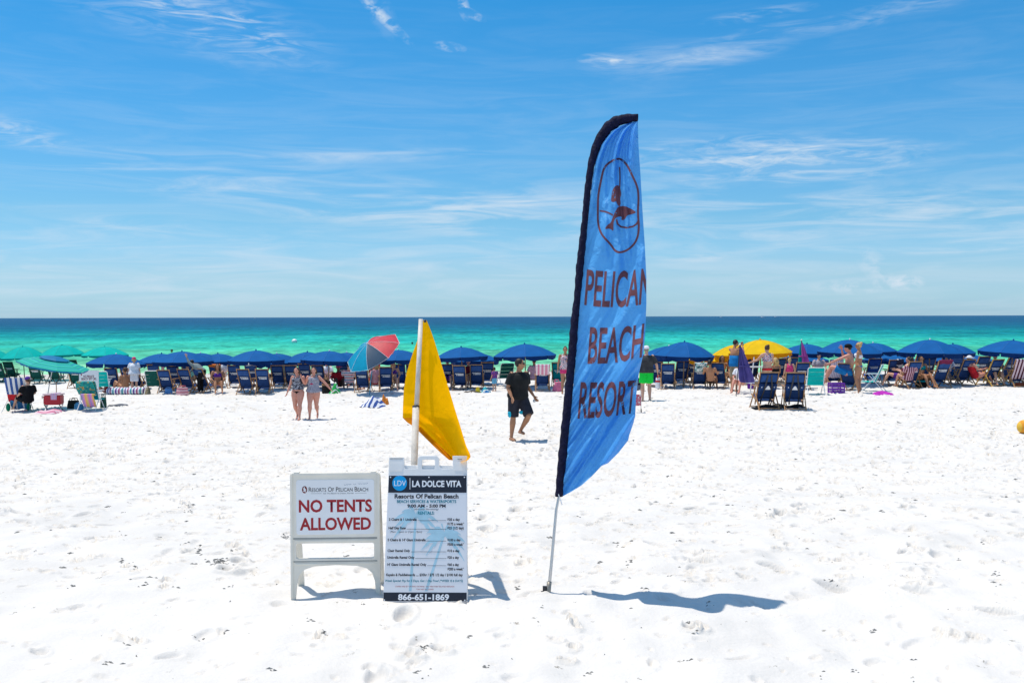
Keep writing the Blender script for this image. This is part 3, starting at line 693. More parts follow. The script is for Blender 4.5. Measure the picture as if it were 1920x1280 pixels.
def build_flag():
    base = Vector((P(1028, 1117, FD).x, FD, .48))
    s = thing('feather_flag', base, 'tall blue feather flag with navy sleeve reading PELICAN BEACH RESORT', 'flag')
    BLUE = bpy.data.materials.new('blue_flag_cloth'); BLUE.use_nodes = True; t = BLUE.node_tree; b = t.nodes['Principled BSDF']
    b.inputs['Base Color'].default_value = (.10, .41, .80, 1); b.inputs['Roughness'].default_value = .5; b.inputs['Specular IOR Level'].default_value = .3
    tr = t.nodes.new('ShaderNodeBsdfTranslucent'); tr.inputs[0].default_value = (.11, .42, .88, 1); ms = t.nodes.new('ShaderNodeMixShader'); ms.inputs[0].default_value = .45
    co = t.nodes.new('ShaderNodeTexCoord')
    wv = t.nodes.new('ShaderNodeTexNoise'); wv.inputs['Scale'].default_value = 6; wv.inputs['Detail'].default_value = 6; wv.inputs['Distortion'].default_value = .8
    t.links.new(co.outputs['Object'], wv.inputs['Vector']); bp = t.nodes.new('ShaderNodeBump'); bp.inputs['Strength'].default_value = 1; bp.inputs['Distance'].default_value = .06
    t.links.new(wv.outputs[0], bp.inputs['Height']); t.links.new(bp.outputs[0], b.inputs['Normal']); t.links.new(bp.outputs[0], tr.inputs['Normal'])
    t.links.new(b.outputs[0], ms.inputs[1]); t.links.new(tr.outputs[0], ms.inputs[2]); t.links.new(ms.outputs[0], t.nodes['Material Output'].inputs[0])
    fab = cloth('flag_cloth', FT, flag_depth, 90, 420, BLUE, s, base)
    # navy sleeve round the pole
    outer = [(930, 1041), (905, 1042.5), (850, 1047), (790, 1053), (720, 1060), (650, 1066), (600, 1070), (560, 1076), (500, 1080), (450, 1086), (410, 1091), (360, 1095), (320, 1100), (295, 1104), (268, 1112), (247, 1122), (229, 1135), (219, 1150), (215, 1165), (213.5, 1180), (213.5, 1196)]
    inn = [(930, 1055), (905, 1057.5), (850, 1063.5), (790, 1069.5), (720, 1075.5), (650, 1081.5), (600, 1085.5), (560, 1089), (500, 1094.5), (450, 1099.5), (410, 1103.5), (360, 1108), (320, 1113.5), (300, 1118.5), (275, 1127), (256, 1139), (244, 1150), (235, 1165), (231, 1180), (227.5, 1196)]
    n = 150; rng = random.Random(2)
    def samp(tb, k):
        pts = [Vector((b_, a_)) for a_, b_ in tb]; ls = [0]
        for i in range(1, len(pts)): ls.append(ls[-1] + (pts[i] - pts[i - 1]).length)
        x = k * ls[-1]; return Vector((np.interp(x, ls, [p.x for p in pts]), np.interp(x, ls, [p.y for p in pts])))
    V = []; F = []; m = 12; spine = []
    for j in range(n + 1):
        k = j / n; a = samp(outer, k); c = samp(inn, k)
        if j % 1 == 0: w = 1 + .06 * math.sin(j * 1.3) + rng.uniform(-.05, .05)
        mid = (a + c) / 2; d0 = flag_base(mid.y); pa, pc = P(a.x, a.y, d0), P(c.x, c.y, d0); cen = (pa + pc) / 2; hx = (pc - pa) / 2; spine.append(cen - base)
        rough = .0055 * math.sin(j * 2.1)
        for i in range(m):
            t_ = 2 * PI * i / m; pr = rough * math.sin(i * 1.7 + j * .8)
            V.append(cen + hx * math.cos(t_) * w + Vector((0, 1, 0)) * math.sin(t_) * (.032 + pr) - base)
    for j in range(n):
        for i in range(m):
            a_ = j * m + i; b_ = j * m + (i + 1) % m; F.append((a_, b_, b_ + m, a_ + m))
    F.append(tuple(range(m))[::-1]); F.append(tuple(n * m + i for i in range(m)))
    SLV = mat('dark_navy_sleeve', (.012, .012, .035), .75, .3, 30, .9, 25)
    link('pole_sleeve', mesh('pole_sleeve', V, F), SLV, s, smooth=True)
    d0 = flag_base(930)
    pts = [P(1028, 1117, FD) - base, P(1033.5, 1060, flag_base(1060)) - base, P(1043, 955, flag_base(955)) - base] + [p for p in spine[::6]]
    MB().tube(pts, [.014, .012, .011] + [.010] * (len(pts) - 3), 8).obj('pole', ALU, s, smooth=True)
    m_ = MB(); m_.tube([P(1027, 1122, FD) - base, P(1030, 1090, flag_base(1090)) - base], .019, 10); m_.obj('ground_stake', mat('worn_steel', (.32, .30, .26), .5, .2, 20, metal=.6), s, smooth=True)
    m_ = MB(); c_ = P(1024, 1104, FD) - base; m_.box(c_ + Vector((-.012, 0, 0)), (.03, .02, .05)); m_.bar(c_ + Vector((-.04, 0, -.02)), c_ + Vector((0, 0, -.02)), .012, .012); m_.obj('foot_pedal', DARKM, s)
    m_ = MB(); m_.tube([P(1047, 926, d0 - .03) - base, P(1051, 938, d0 - .03) - base, P(1054, 946, d0 - .03) - base], .004, 5); m_.obj('tie_cord', WHITET, s)
    PRT = mat('brown_flag_print', (.23, .09, .10), .7, .12, 20, trans=.3)
    # lettering and emblem follow the cloth surface
    def conform(name, me):
        bm = bmesh.new(); bm.from_mesh(me)
        bmesh.ops.triangulate(bm, faces=bm.faces)
        for _ in range(5):
            es = [e for e in bm.edges if (e.verts[0].co - e.verts[1].co).length > 6]
            if not es: break
            bmesh.ops.subdivide_edges(bm, edges=es, cuts=1)
            bmesh.ops.triangulate(bm, faces=[f for f in bm.faces if len(f.verts) > 3])
        kill = []
        for v in bm.verts:
            u_, v_ = v.co.x, v.co.y
            l, r = interp(FT, v_)
            if u_ > r - .5: v.co.x = u_ = r - .5
        bmesh.ops.remove_doubles(bm, verts=bm.verts, dist=.02)
        for v in bm.verts:
            u_, v_ = v.co.x, v.co.y
            v.co = P(u_, v_, flag_depth(u_, v_) - .004) - base
        bm.to_mesh(me); bm.free(); me.update(); me.name = name
        return link(name, me, PRT, fab)
    def word(body, quad, bold):
        # quad: (u_left, v_top_left, v_bottom_left, u_right, v_top_right, v_bottom_right, slant)
        me, co = text_mesh(body, bold, res=4)
        w0, w1 = co[:, 0].min(), co[:, 0].max(); ul, vtl, vbl, ur, vtr, vbr, sl, sag = quad
        x = (co[:, 0] - w0) / (w1 - w0); y = co[:, 1] / .70
        vt = vtl + (vtr - vtl) * x + sag * 4 * x * (1 - x); vb = vbl + (vbr - vbl) * x + sag * 4 * x * (1 - x)
        c2 = np.stack([ul + (ur - ul) * x + sl * (y - .5), vb + (vt - vb) * y, 0 * x], -1)
        me.vertices.foreach_set('co', c2.ravel()); me.update()
        conform('lettering', me)
    word('PELICAN', (1098, 505, 570, 1222, 500, 566, 5, 6), .018)
    word('BEACH', (1104, 613, 680, 1206, 606, 668, 5, 4), .018)
    word('RESORT', (1086, 716, 783, 1193, 712, 772, 6, 2), .018)
    def poly(name, pts):
        me = bpy.data.meshes.new(name); bm = bmesh.new()
        bm.faces.new([bm.verts.new((a, b, 0)) for a, b in pts]); bm.to_mesh(me); bm.free(); conform(name, me)
    zz = lambda pts: [(980 + a / 2.91, 200 + b / 2.91) for a, b in pts]
    def stroke(name, pts, w=2.0, closed=False):
        me = bpy.data.meshes.new(name); bm = bmesh.new(); n_ = len(pts); L_ = []
        for i in range(n_):
            p = Vector(pts[i]); a = Vector(pts[(i - 1) % n_] if closed or i else pts[i]); b_ = Vector(pts[(i + 1) % n_] if closed or i < n_ - 1 else pts[i])
            d = (b_ - a).normalized(); q = Vector((-d.y, d.x)) * w; L_.append((bm.verts.new((*(p + q), 0)), bm.verts.new((*(p - q), 0))))
        for i in range(n_ if closed else n_ - 1):
            a, b_ = L_[i], L_[(i + 1) % n_]; bm.faces.new((a[0], b_[0], b_[1], a[1]))
        bm.to_mesh(me); bm.free(); conform(name, me)
    ov = [(520, 282), (470, 305), (440, 340), (428, 400), (412, 480), (410, 560), (410, 640), (430, 700), (480, 750), (505, 790), (540, 797), (590, 772), (625, 725), (636, 660), (628, 580), (633, 500), (628, 440), (600, 380), (570, 318), (545, 292)]
    def smooth_(pts, k=2):
        for _ in range(k):
            q = []
            for i in range(len(pts)):
                a = pts[i]; b_ = pts[(i + 1) % len(pts)]
                q += [(.75 * a[0] + .25 * b_[0], .75 * a[1] + .25 * b_[1]), (.25 * a[0] + .75 * b_[0], .25 * a[1] + .75 * b_[1])]
            pts = q
        return pts
    stroke('oval_ring', smooth_(zz(ov)), 1.9, True)
    poly('pelican_shape', smooth_(zz([(524, 428), (505, 432), (490, 455), (484, 490), (482, 520), (498, 520), (510, 514), (514, 530), (528, 548), (536, 530), (532, 500), (538, 480), (534, 450)]), 1))
    poly('dolphin_shape', smooth_(zz([(522, 545), (555, 541), (592, 558), (624, 578), (592, 588), (568, 594), (556, 618), (536, 620), (542, 600), (522, 600), (502, 612), (494, 640), (496, 682), (476, 664), (446, 670), (462, 645), (480, 635), (490, 606), (500, 582), (512, 562)]), 1))
    stroke('mast_line', zz([(529, 330), (531, 380), (530, 430), (526, 470), (520, 520)]), 1.3)
    stroke('horizon_line', zz([(420, 568), (450, 573), (470, 580), (492, 592)]), 1.5)
    stroke('wave_line', zz([(512, 615), (518, 640), (535, 655), (565, 660), (600, 655), (622, 640), (632, 622)]), 1.7)
build_flag()
# yellow warning flag --------------------------------------------
def build_yellow():
    D0 = 7.95
    base = Vector((P(775, 1120, D0).x, D0, .45))
    pole = thing('flag_pole', base, 'white wooden pole stood behind the price board, carrying the yellow flag', 'pole')
    pt = lambda u, v, d=D0: P(u, v, d) - base
    WP = mat('weathered_white_wood', (.66, .60, .52), .6, .15, 9, .3, 30)
    pd = lambda v: D0 + (1120 - v) / 520 * .62
    MB().tube([pt(781.3, 764, pd(764)), pt(789, 598.5, pd(598))], [.0215, .0185], 12).obj('upper_pole', WP, pole, smooth=True)
    MB().tube([pt(769, 1121, D0), pt(776, 890, pd(890)), pt(780, 762, pd(762))][::-1], .029, 12).obj('lower_pole', WP, pole, smooth=True)
    MB().tube([pt(780, 763.5, pd(763)), pt(780.1, 760.5, pd(760))], .031, 12).obj('pole_collar', DARKM, pole, smooth=True)
    MB().ball(pt(797, 602, pd(602)), .013, 8, 6).obj('fixing_knot', DARKM, pole)
    tab = [(600, 794, 800), (620, 788, 808), (640, 782, 815), (670, 771, 824), (700, 762, 833), (730, 757, 842), (760, 755.5, 851), (783, 755, 858), (792, 770, 861), (800, 784, 863.5), (815, 799, 868), (835, 820, 874), (850, 834, 881), (856, 840, 882.5), (862, 847, 878), (866, 852, 864)]
    def dep(u, v, s, t):
        d = pd(v) + .06 - .62 * t * t * float(sst(.42, 1, s)) + .05 * math.sin(s * PI) * t
        d += .04 * math.sin(s * 9 + v * .01) * t * float(sst(.4, .7, s)) + .012 * math.sin(s * 19 + v * .006) * t
        if u < 784: d += .10 * ((784 - u) / 30.0) ** 1.5
        d += .10 * max(0, s - .7) * t * 2
        e = max(0, 1 - abs(v - (775 + max(0, u - 770) * .82)) / 14.0); d -= .03 * e
        d -= .10 * math.exp(-((u - 872) / 14) ** 2 - ((v - 852) / 9) ** 2)
        return d
    Y = bpy.data.materials.new('yellow_flag_cloth'); Y.use_nodes = True; t = Y.node_tree; b = t.nodes['Principled BSDF']
    b.inputs['Base Color'].default_value = (1, .45, .0, 1); b.inputs['Roughness'].default_value = .8; b.inputs['Specular IOR Level'].default_value = .05
    tr = t.nodes.new('ShaderNodeBsdfTranslucent'); tr.inputs[0].default_value = (1, .54, .0, 1); ms = t.nodes.new('ShaderNodeMixShader'); ms.inputs[0].default_value = .5
    co = t.nodes.new('ShaderNodeTexCoord'); wv = t.nodes.new('ShaderNodeTexNoise'); wv.inputs['Scale'].default_value = 5; wv.inputs['Detail'].default_value = 4; wv.inputs['Distortion'].default_value = .5
    t.links.new(co.outputs['Object'], wv.inputs['Vector']); bp = t.nodes.new('ShaderNodeBump'); bp.inputs['Strength'].default_value = .8; bp.inputs['Distance'].default_value = .03
    t.links.new(wv.outputs[0], bp.inputs['Height']); t.links.new(bp.outputs[0], b.inputs['Normal']); t.links.new(bp.outputs[0], tr.inputs['Normal'])
    t.links.new(b.outputs[0], ms.inputs[1]); t.links.new(tr.outputs[0], ms.inputs[2]); t.links.new(ms.outputs[0], t.nodes['Material Output'].inputs[0])
    fl = cloth('yellow_flag', tab, dep, 60, 140, Y, None, base); fl.location = base
    tag(fl, 'limp yellow orange warning flag hanging from the pole behind the price board', 'flag')
    # hem folded back on itself along the lower edge, shade painted as darker orange
    tb = [(783, 755, 772), (792, 764, 778), (800, 777, 788), (815, 792, 803), (835, 812, 824), (850, 828, 840), (862, 842, 850)]
    h = cloth('hem', tb, lambda u, v, s, t: pd(v) + .045 + .02 * s, 6, 40, mat('shaded_yellow_hem', (.62, .22, .004), .7, .1, 12, trans=.25), fl, base)
    tb = [(834, 824, 836), (840, 821, 840), (847, 824, 832)]
build_yellow()
# ------------------------------------------------------------------ rental umbrellas
def canopy_mat(name, col, tr):
    return mat(name, col, .75, .08, 3, .15, 90, trans=tr)
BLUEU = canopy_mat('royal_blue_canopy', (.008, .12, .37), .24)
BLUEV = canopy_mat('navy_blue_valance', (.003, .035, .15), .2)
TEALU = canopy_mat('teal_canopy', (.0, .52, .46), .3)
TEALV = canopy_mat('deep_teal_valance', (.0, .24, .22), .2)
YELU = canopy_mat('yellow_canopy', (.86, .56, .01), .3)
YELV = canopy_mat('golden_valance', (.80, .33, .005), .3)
PIPE = mat('pale_blue_seam', (.05, .17, .45), .7, .05)
PIPEY = mat('yellow_seam', (.75, .5, .03), .7, .05)
PIPET = mat('teal_seam', (.05, .45, .38), .7, .05)
def gore_mesh(n=8, drop=1.0, q=1.75, sag=.05):
    nu, nv = 4, 9; V = []; F = []
    for j in range(nv + 1):
        rho = .03 + .97 * j / nv
        for i in range(nu + 1):
            s = i / nu; a = 2 * PI * (s - .5) / n; e = 1 - abs(2 * s - 1) ** 2
            cut = math.cos(PI / n) / math.cos(a)                      # straight chord between the rib tips
            rr = rho * (cut * rho + (1 - rho) * 1) if True else rho
            z = (1 - rho ** q) - sag * e * rho * (1 - rho) * 2 - .03 * e * rho
            V.append((math.cos(a) * rr, math.sin(a) * rr, z))
    for j in range(nv):
        for i in range(nu):
            a = j * (nu + 1) + i; F.append((a, a + nu + 1, a + nu + 2, a + 1))
    return mesh('canopy_panel', V, F)
def valance_mesh(n=8, seed=0):
    rng = random.Random(seed); nu, nv = 12, 3; V = []; F = []
    p1, p2 = rng.uniform(0, 6), rng.uniform(0, 6)
    for j in range(nv + 1):
        for i in range(nu + 1):
            s = .02 + .96 * i / nu; a = 2 * PI * (s - .5) / n; cut = math.cos(PI / n) / math.cos(a); e = 1 - abs(2 * s - 1) ** 2
            k = j / nv; r_ = cut * (1.0 + .004) + .02 * k * math.sin(s * 16 + p1) - .03 * k + .012 * k * math.sin(s * 29 + p2)
            V.append((math.cos(a) * r_, math.sin(a) * r_, -.03 * e - k * (.88 + .12 * math.cos((s - .5) * 2 * PI) + .07 * math.sin(s * 11 + p2))))
    for j in range(nv):
        for i in range(nu):
            a = j * (nu + 1) + i; F.append((a, a + nu + 1, a + nu + 2, a + 1))
    return mesh('valance', V, F)
GORE = gore_mesh(); VAL = [valance_mesh(seed=i) for i in range(5)]
for m_ in [GORE] + VAL: m_.shade_smooth(); m_.materials.append(None)
def seam_mesh():
    mb = MB(); pts = []
    for j in range(10):
        rho = .03 + .97 * j / 9; a = PI / 8; pts.append((math.cos(a) * rho, math.sin(a) * rho, 1 - rho ** 1.75 + .012))
    mb.tube(pts, .004, 4); return mb.mesh('seam')
def edge_mesh():
    mb = MB(); pts = []
    for i in range(7):
        s = i / 6; a = 2 * PI * (s - .5) / 8; c = math.cos(PI / 8) / math.cos(a) * 1.006; pts.append((math.cos(a) * c, math.sin(a) * c, -.03 * (1 - abs(2 * s - 1) ** 2) + .005))
    mb.tube(pts, .0055, 4); return mb.mesh('edge_piping')
SEAM = seam_mesh(); EDGE = edge_mesh(); SEAM.materials.append(None); EDGE.materials.append(None)
URNG = random.Random(11)
def put(name, me, mt, parent, **k):
    o = bpy.data.objects.new(name, me); COL.objects.link(o); o.parent = parent
    o.material_slots[0].link = 'OBJECT'; o.material_slots[0].material = mt
    for a, b in k.items(): setattr(o, a, b)
    return o
def umbrella(u, va, hw, ve, vf, kind, label, rot=None, pole='wood', pu=None):
    b = foot(u, vf); D = b.y; zA = P(u, va, D).z; zE = P(u, ve - 1.5, D).z; r = hw * D / FPX
    b.x = P(u, (ve + vf) / 2, D).x
    s = thing('beach_umbrella', b, label, 'umbrella', 'umbrellas in rows along the water'); rot = URNG.uniform(0, PI / 4) if rot is None else rot
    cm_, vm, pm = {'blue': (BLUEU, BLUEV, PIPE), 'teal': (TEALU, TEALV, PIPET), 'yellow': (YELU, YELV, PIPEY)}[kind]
    s.rotation_euler = (URNG.uniform(-.035, .035), URNG.uniform(-.045, .045), 0)
    h = zA - zE; ze = zE - b.z; vh = .17 if kind != 'teal' else .11
    MB().tube([(0, 0, -.35), (0, 0, ze + h * .98)], .021, 8).obj('pole', WOOD if pole == 'wood' else DARKM, s, smooth=True)
    MB().tube([(0, 0, ze + h * .98), (0, 0, ze + h + .03), (0, 0, ze + h + .06)], [.03, .028, .012], 8).obj('finial', WHITEM if kind == 'blue' and URNG.random() < .6 else cm_, s)
    MB().tube([(0, 0, ze - .02), (0, 0, ze + .06)], .035, 8).obj('runner', DARKM, s)
    for k in range(8):
        a = rot + k * PI / 4
        g = put('canopy_panel', GORE, cm_, s, location=(0, 0, ze), rotation_euler=(0, 0, a), scale=(r, r, h))
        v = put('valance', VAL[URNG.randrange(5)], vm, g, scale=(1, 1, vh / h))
        put('piping', EDGE, pm, g); put('seam', SEAM, pm, g)
        c, s_ = math.cos(a + PI / 8), math.sin(a + PI / 8)
        MB().tube([(0, 0, ze + h * .93), (c * r * .55, s_ * r * .55, ze + h * .58), (c * r * .97, s_ * r * .97, ze + .0)], .006, 4).obj('rib', WOOD if pole == 'wood' else DARKM, s)
    return s
UM = [
 (-14, 655, 32, 671, 714, 'teal', 'teal umbrella cut by the left edge of the photo'),
 (46, 650, 42, 671, 713, 'teal', 'teal umbrella above the blue and white striped chair, second from the left'),
 (119, 647, 42, 666, 712, 'teal', 'tallest teal umbrella, between two others in the teal row'),
 (197, 650, 42, 667, 712, 'teal', 'teal umbrella partly hidden by the leftmost navy umbrella'),
 (303, 663, 46, 680, 722, 'blue', 'blue umbrella in the back row, right of the leftmost blue one'),
 (378, 662, 42, 679, 722, 'blue', 'blue umbrella mostly hidden behind the one above the pink striped bag'),
 (411, 663, 40, 679, 721, 'blue', 'blue umbrella in the back row with an orange towel under its edge'),
 (522, 663, 45, 681, 722, 'blue', 'blue back-row umbrella left of the two walking girls'),
 (577, 660, 46, 679, 721, 'blue', 'blue back-row umbrella above the heads of the two walking girls'),
 (650, 661, 46, 678, 721, 'blue', 'blue umbrella mostly behind the tilted red and turquoise one'),
 (892, 661, 46, 678, 720, 'blue', 'blue umbrella showing only its right edge above the small child'),
 (1252, 649, 52, 670, 716, 'blue', 'blue back-row umbrella behind the man in bright green shorts'),
 (1320, 664, 44, 675, 716, 'yellow', 'low yellow umbrella between the blue one and the man with a folded umbrella'),
 (1380, 646, 46, 668, 717, 'yellow', 'smaller yellow umbrella left of the large yellow one'),
 (1512, 645, 48, 663, 712, 'blue', 'blue back-row umbrella behind the closed pink and teal umbrella'),
 (1503, 664, 52, 678, 706, 'blue', 'low far blue umbrella under the back-row one behind the closed umbrella'),
 (1640, 643, 46, 661, 711, 'blue', 'blue umbrella right behind the woman in the blue and white bikini'),
 (1672, 664, 56, 678, 706, 'blue', 'low far blue umbrella right of the bikini woman, cut by nearer canopies'),
 (1786, 645, 40, 662, 711, 'blue', 'blue back-row umbrella peeping out behind the big right one'),
 (1800, 662, 66, 678, 706, 'blue', 'low far blue umbrella between the two rightmost front ones'),
 (216, 664, 56, 683, 731, 'blue', 'leftmost blue umbrella, above the purple and white inflatable'),
 (342, 659, 57, 678, 731, 'blue', 'blue front-row umbrella above the pink striped bag'),
 (481, 657, 54, 676, 733, 'blue', 'blue front-row umbrella over the pair of empty navy chairs'),
 (615, 658, 54, 677, 731, 'blue', 'blue front-row umbrella just left of the tilted red and turquoise one'),
 (748, 656, 50, 675, 729, 'blue', 'blue umbrella half hidden behind the yellow warning flag'),
 (868, 651, 50, 671, 729, 'blue', 'blue umbrella just right of the yellow warning flag'),
 (986, 645, 59, 668, 727, 'blue', 'blue umbrella over the man in the dark shirt'),
 (1281, 641, 57, 668, 726, 'blue', 'blue umbrella right of the man in green shorts, over the teal towel chair'),
 (1427, 637, 60, 662, 720, 'yellow', 'large yellow umbrella with golden edge behind the woman'),
 (1591, 637, 61, 661, 722, 'blue', 'blue front-row umbrella over the seated drinking man'),
 (1742, 637, 62, 662, 722, 'blue', 'blue front-row umbrella above the black cooler bag'),
 (1895, 638, 64, 661, 721, 'blue', 'rightmost blue umbrella above the maroon striped towel'),
]
for i, q_ in enumerate(UM):
    umbrella(*q_[:7], rot=(.39 if i > 19 else None), pole='dark' if (q_[5] == 'teal' or i in (5, 9, 15)) else 'wood')
# tilted personal umbrellas ---------------------------------------
AQ_REF = [None]
def tilted(u, v, D, r, h, dirv, mats, vm, label, pole_pt, name='beach_umbrella', spin=0, n=8, pipe=PIPE, vh=.10, spec=None):
    b = foot(*pole_pt); D = b.y; s = thing(name, b, label, 'umbrella')
    apex = P(u, v, D) - b
    ax = Vector(dirv).normalized(); q = ax.to_track_quat('Z', 'Y'); q = q @ __import__('mathutils').Quaternion((0, 0, 1), spin)
    cen = apex - ax * h
    for k in range(8):
        g = put('canopy_panel', GORE, mats[k % len(mats)], s, location=cen, scale=(r, r, h)); g.rotation_mode = 'QUATERNION'
        g.rotation_quaternion = q @ __import__('mathutils').Quaternion((0, 0, 1), k * PI / 4)
        put('valance', VAL[k % 5], vm[k % len(vm)], g, scale=(1, 1, vh / h)); put('seam', SEAM, pipe, g); put('piping', EDGE, pipe, g)
        e = q @ Vector((math.cos(k * PI / 4 + PI / 8), math.sin(k * PI / 4 + PI / 8), 0)) * r
        MB().tube([apex - ax * .06, cen + e * .55 + ax * h * .58, cen + e * .97], .005, 4).obj('rib', WHITEM, s)
    if vm[0] is AQ_REF[0]:
        for k in range(8):
            g = put('vent_panel', GORE, vm[0], s, location=apex - ax * h * .02, scale=(r * .42, r * .42, h * .38)); g.rotation_mode = 'QUATERNION'; g.rotation_quaternion = q @ __import__('mathutils').Quaternion((0, 0, 1), k * PI / 4)
    j = cen - ax * .05
    MB().tube([(0, 0, -.3), j * .62 + Vector((0, 0, .0))], .017, 8).obj('lower_pole', spec or ALU, s)
    MB().tube([j * .62, j, apex - ax * .02], .013, 8).obj('upper_pole', spec or ALU, s)
    MB().ball(apex + ax * .02, .03, 8, 5).obj('finial', WHITEM, s)
    MB().tube([j * .60, j * .66], .026, 8).obj('tilt_joint', DARKM, s)
    return s
RAIN = mat('turquoise_nylon', (.0, .34, .52), .55, .1, 6, .1, 40, trans=.3); REDN = mat('red_nylon', (.60, .03, .05), .55, .15, 6, .1, 40, trans=.2); NVN = mat('charcoal_blue_nylon', (.03, .07, .12), .55, .1, 6, .1, 40, trans=.1)
tilted(689, 644, 0, 1.05, .42, (-.42, -.46, .78), [RAIN, RAIN, NVN, REDN, REDN, REDN, RAIN, RAIN], [RAIN, RAIN, NVN, REDN, REDN, REDN, RAIN, RAIN],
       'tilted beach umbrella in turquoise, charcoal and red above the striped towel heap', (691, 741), spin=-2.2, pipe=WHITET, vh=.05, spec=mat('turquoise_pole', (.02, .30, .42), .4))
GRN = stripes('sea_green_banded_nylon', [(.0, .42, .26), (.0, .30, .30), (.02, .50, .34), (.0, .26, .34)], 'Z', 3.2); AQ = mat('aqua_blue_nylon', (.0, .20, .42), .55, .12, 6, trans=.25)
AQ_REF[0] = AQ
tilted(102, 672, 0, 1.08, .21, (.20, -.03, .97), [GRN], [AQ], 'tilted sea green umbrella with blue edge over the red cooler', (83, 765), spin=.3, pipe=PIPET, vh=.07, spec=ALU)
# closed umbrella (teal and magenta) and the folded purple one the man holds
def closed_umbrella(label, top, bot, tip_v, w, cols, D, lean=0, name='closed_beach_umbrella'):
    a = P(*top, D); c = P(*bot, D); base = P(bot[0] + lean, tip_v, D)
    s = thing(name, base, label, 'umbrella')
    n = 16; A = a - base; C = c - base; axis = (A - C)
    for part in range(len(cols)):
        V = []; F = []; k0 = part * n // len(cols); k1 = (part + 1) * n // len(cols)
        for j in range(9):
            t = j / 8; r = w * (.06 + .94 * t ** .8) * (1 - .12 * max(0, t - .85) / .15)
            p = A.lerp(C, t)
            for k in range(k0, k1 + 1):
                an = 2 * PI * k / n; rr = r * (1.0 if k % 2 else .62)
                V.append(p + Vector((math.cos(an) * rr, math.sin(an) * rr, .02 * (k % 2) * (t == 1))))
        m = k1 - k0 + 1
        for j in range(8):
            for k in range(m - 1):
                q = j * m + k; F.append((q, q + 1, q + m + 1, q + m))
        link('canopy_panel', mesh('canopy_panel', V, F), cols[part], s, smooth=False)
    MB().tube([A + axis.normalized() * .05, Vector((0, 0, 0))], .014, 8).obj('pole', DARKM, s)
    MB().ball(A + axis.normalized() * .05, .03, 8, 5).obj('finial', WHITEM, s)
    m_ = A.lerp(C, .55); MB().rings([(m_ + Vector((0, 0, z_)), (1, 0, 0), (0, 1, 0), w * .66, w * .66) for z_ in (-.02, .02)], 12).obj('strap', cols[0], s)
    return s
MAG = mat('magenta_canopy', (.52, .10, .40), .7, .1, 5, trans=.15); TQ = mat('jade_canopy', (.0, .33, .29), .7, .1, 5, trans=.15); PURP = mat('dusky_purple_canopy', (.075, .06, .22), .7, .15, 6)
PURPL = mat('faded_purple_canopy', (.12, .09, .30), .7, .15, 6)
closed_umbrella('closed teal and pink striped umbrella standing above the turquoise chair', (1503, 640), (1508, 690), 738, .24, [MAG, TQ, TQ, TQ, MAG, MAG], 34.9, -6)
